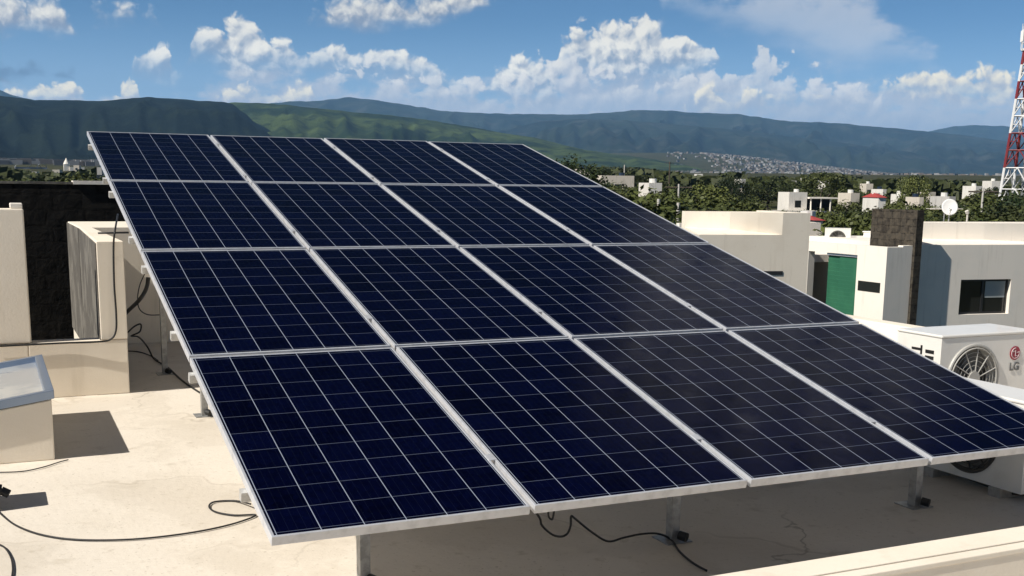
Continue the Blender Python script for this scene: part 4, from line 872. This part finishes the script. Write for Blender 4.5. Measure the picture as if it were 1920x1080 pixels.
# ------------------------------------------------------------------ trees
def crown_mesh(seed, leaf, nclump, per, flat=0.75, droop=0.0, narrow=1.0):
    rr = random.Random(seed); a = MB()
    clumps = []
    for i in range(nclump):
        while True:
            p = Vector((rr.uniform(-1, 1), rr.uniform(-1, 1), rr.uniform(-.8, 1)))
            if .25 < p.length < 1: break
        p = p.normalized() * (p.length ** .5)
        clumps.append((Vector((p.x * .40 * narrow, p.y * .40 * narrow, .60 + p.z * .36 * flat)), rr.uniform(.085, .17)))
    for c0, r_ in clumps:
        for j in range(per):
            d = Vector((rr.gauss(0, 1), rr.gauss(0, 1), rr.gauss(0, .8) + .2)); d.normalize()
            p = c0 + d * (r_ * rr.random() ** .4); n_ = (d + Vector((rr.gauss(0, .5), rr.gauss(0, .5), rr.gauss(0, .5) + .4))).normalized()
            e1 = n_.orthogonal().normalized(); e2 = n_.cross(e1); t = rr.uniform(0, 6.28); f1 = e1 * math.cos(t) + e2 * math.sin(t); f2 = n_.cross(f1)
            s1 = leaf * rr.uniform(.6, 1.3); s2 = s1 * rr.uniform(.4, .8)
            a.quad(p - f1 * s1, p - f2 * s2, p + f1 * s1, p + f2 * s2)
    return a
def trunk_mesh(seed):
    rr = random.Random(seed); a = MB()
    a.tube([(0, 0, -.08), (rr.uniform(-.02, .02), rr.uniform(-.02, .02), .2), (rr.uniform(-.03, .03), rr.uniform(-.03, .03), .45), (0, 0, .7)], lambda t: .028 * (1 - .75 * t), 7)
    for i in range(6):
        t = rr.uniform(0, 6.28); z = rr.uniform(.28, .5); a.bar((0, 0, z), (.28 * math.cos(t), .28 * math.sin(t), z + rr.uniform(.12, .3)), .012, 5, 0, .004)
    return a
NEAR = []; FAR = []
def proto_tree(seed, leaf, nclump, per, m, **kw):
    e = thing('tree', 'tree', 'tree', (0, 0, -500)); crown_mesh(seed, leaf, nclump, per, **kw).build('crown', m, e); trunk_mesh(seed).build('trunk', M_TRUNK, e); return e
for i in range(5): NEAR.append(proto_tree(20 + i, .020, 60, 75, (M_LEAF, M_LEAFD)[i % 2], flat=(.8, .7, .9, .65, .8)[i], narrow=(1, 1.15, .9, 1.25, 1)[i]))
for i in range(4): FAR.append(proto_tree(40 + i, .038, 34, 30, (M_LEAF, M_LEAFD)[i % 2], flat=(.8, .65, .9, .7)[i], narrow=(1.1, 1.3, 1.0, 1.25)[i]))
used = set()
def plant(p, h, kind, label, group, wide=1.0, shrub=False):
    src = kind
    if src.name in used: e = copy_tree(src)
    else: e = src; used.add(src.name)
    e.location = p; e.scale = (h * wide, h * wide, h); e.rotation_euler = (0, 0, random.uniform(0, 6.28)); e['label'] = label; e['group'] = group; return e
skyl = [(-100, 312), (0, 312), (60, 322), (130, 324), (200, 312), (260, 300), (700, 300), (1000, 300), (1050, 302), (1064, 294), (1100, 293), (1125, 305), (1200, 310), (1300, 328), (1365, 330), (1372, 318), (1384, 330), (1400, 334), (1450, 328), (1500, 336), (1545, 321), (1580, 325), (1615, 340), (1700, 332), (1715, 326), (1730, 336), (1800, 338), (1900, 346), (2000, 346)]
rt = random.Random(11); houses_px = [(a_[0] - 4, a_[1] + 4, a_[2], a_[3]) for a_ in H] + [(1440, 1562, 380, 215)]
placed = 0; tries = 0
while placed < 285 and tries < 9000:
    tries += 1
    px = rt.uniform(1040, 1990) if rt.random() < .82 else rt.uniform(-60, 330)
    d = math.exp(rt.uniform(math.log(46), math.log(620)))
    if px < 400 and d < 60: d += 60
    p = at_d(px, 350, d); p.z = ground_z(p.x, p.y) - .2
    h = rt.uniform(5.0, 9.5); ylim = interp(skyl, px)
    hmax = at_d(px, ylim + rt.uniform(0, 10), d).z - p.z
    if hmax < 3.0: continue
    h = min(h, hmax)
    blocked = False
    for h0, h1, yt, hd in houses_px:                             # keep the houses of the photograph in view
        if h0 < px < h1 and d < hd + 2:
            lim = at_d(px, yt + 14, d).z - p.z
            if d > hd - 4: blocked = True
            elif lim < 2.5: blocked = True
            else: h = min(h, lim)
        wpx = h * .45 / d * FPX
        if h0 - wpx < px < h1 + wpx and d < hd and not blocked:
            lim = at_d(px, yt + 12, d).z - p.z; h = min(h, max(2.2, lim))
    if blocked: continue
    src = rt.choice(NEAR if d < 150 else FAR)
    far_ = 'near the rooftops' if d < 110 else ('amid the wooded valley' if d < 260 else 'across the wooded valley')
    side = 'beyond the stone wall on the left' if px < 400 else 'right of the array'
    plant(p, h, src, 'leafy green tree %s, %s' % (far_, side), 'trees %s %s' % (far_, side), rt.uniform(.95, 1.35)); placed += 1
for px0, px1, yt, d_, fl_, lab_, rd_ in H:
    if d_ > 450: continue
    for k_ in range(3):
        px = px0 + (px1 - px0) * (.1 + .5 * k_) + rt.uniform(-6, 6); d = d_ - rt.uniform(7, 13); p = at_d(px, yt + rt.uniform(5, 11), d); gz = ground_z(p.x, p.y) - .2
        if p.z - gz < 1.5: continue
        plant(Vector((p.x, p.y, gz)), p.z - gz, rt.choice(FAR), 'low bushy tree growing close in front of a white house', 'trees in front of houses', rt.uniform(.9, 1.3))
# single trees that stand out in the photograph
for px, yt, d, wd, lab, src in [(1085, 292, 150, 1.1, 'bushy tree rising above the array edge before the hill foot', NEAR[0]), (1375, 318, 210, .6, 'dark slender tree standing up against the town', NEAR[1]),
        (1446, 328, 265, 1.7, 'broad flat-topped tree left of the large white house', NEAR[3]), (1545, 321, 230, 1.15, 'tall round dark tree behind the large white house', NEAR[2]),
        (1715, 324, 210, .7, 'pointed tree standing above the far tree line', NEAR[4]), (1850, 384, 95, 2.2, 'wide dark tree at the foot of the lattice tower', NEAR[1]),
        (838, 257, 120, 1.5, 'tree top just showing over the upper edge of the array', FAR[1])]:
    p = at_d(px, yt, d); gz = ground_z(p.x, p.y) - .2; plant(Vector((p.x, p.y, gz)), p.z - gz, src, lab, 'single trees', wd)
for s_ in NEAR + FAR:
    if s_.name not in used: 
        for ch in list(s_.children): bpy.data.objects.remove(ch)
        bpy.data.objects.remove(s_)
# far woods between the single trees and the town, as one mass
fwm = MB(); rw = random.Random(3)
for i in range(13000):
    px = rw.uniform(1020, 2050) if rw.random() < .75 else rw.uniform(-150, 420); d = math.exp(rw.uniform(math.log(330), math.log(3700))); p = at_d(px, 340, d); gz = ground_z(p.x, p.y)
    if rw.random() < .0: continue
    h = rw.uniform(4, 8.5); w_ = rw.uniform(3, 6)
    lim = at_d(px, interp(skyl, px) + 4, d).z - gz
    h = min(h, lim)
    if h < 1.5: continue
    for k_ in range(7):
        c0 = Vector((p.x + rw.gauss(0, w_ * .5), p.y + rw.gauss(0, w_ * .5), gz + h * rw.uniform(.45, .92)))
        n_ = Vector((rw.gauss(0, .6), rw.gauss(0, .6), 1)).normalized() if rw.random() < .5 else Vector((rw.gauss(0, 1), rw.gauss(0, 1), .3)).normalized()
        e1 = n_.orthogonal().normalized(); e2 = n_.cross(e1); s1 = rw.uniform(.8, 2.0) * (1 + d / 2500)
        fwm.quad(c0 - e1 * s1, c0 - e2 * s1 * .7, c0 + e1 * s1, c0 + e2 * s1 * .7)
tag(fwm.build('far_woods', M_LEAFD), kind='stuff')
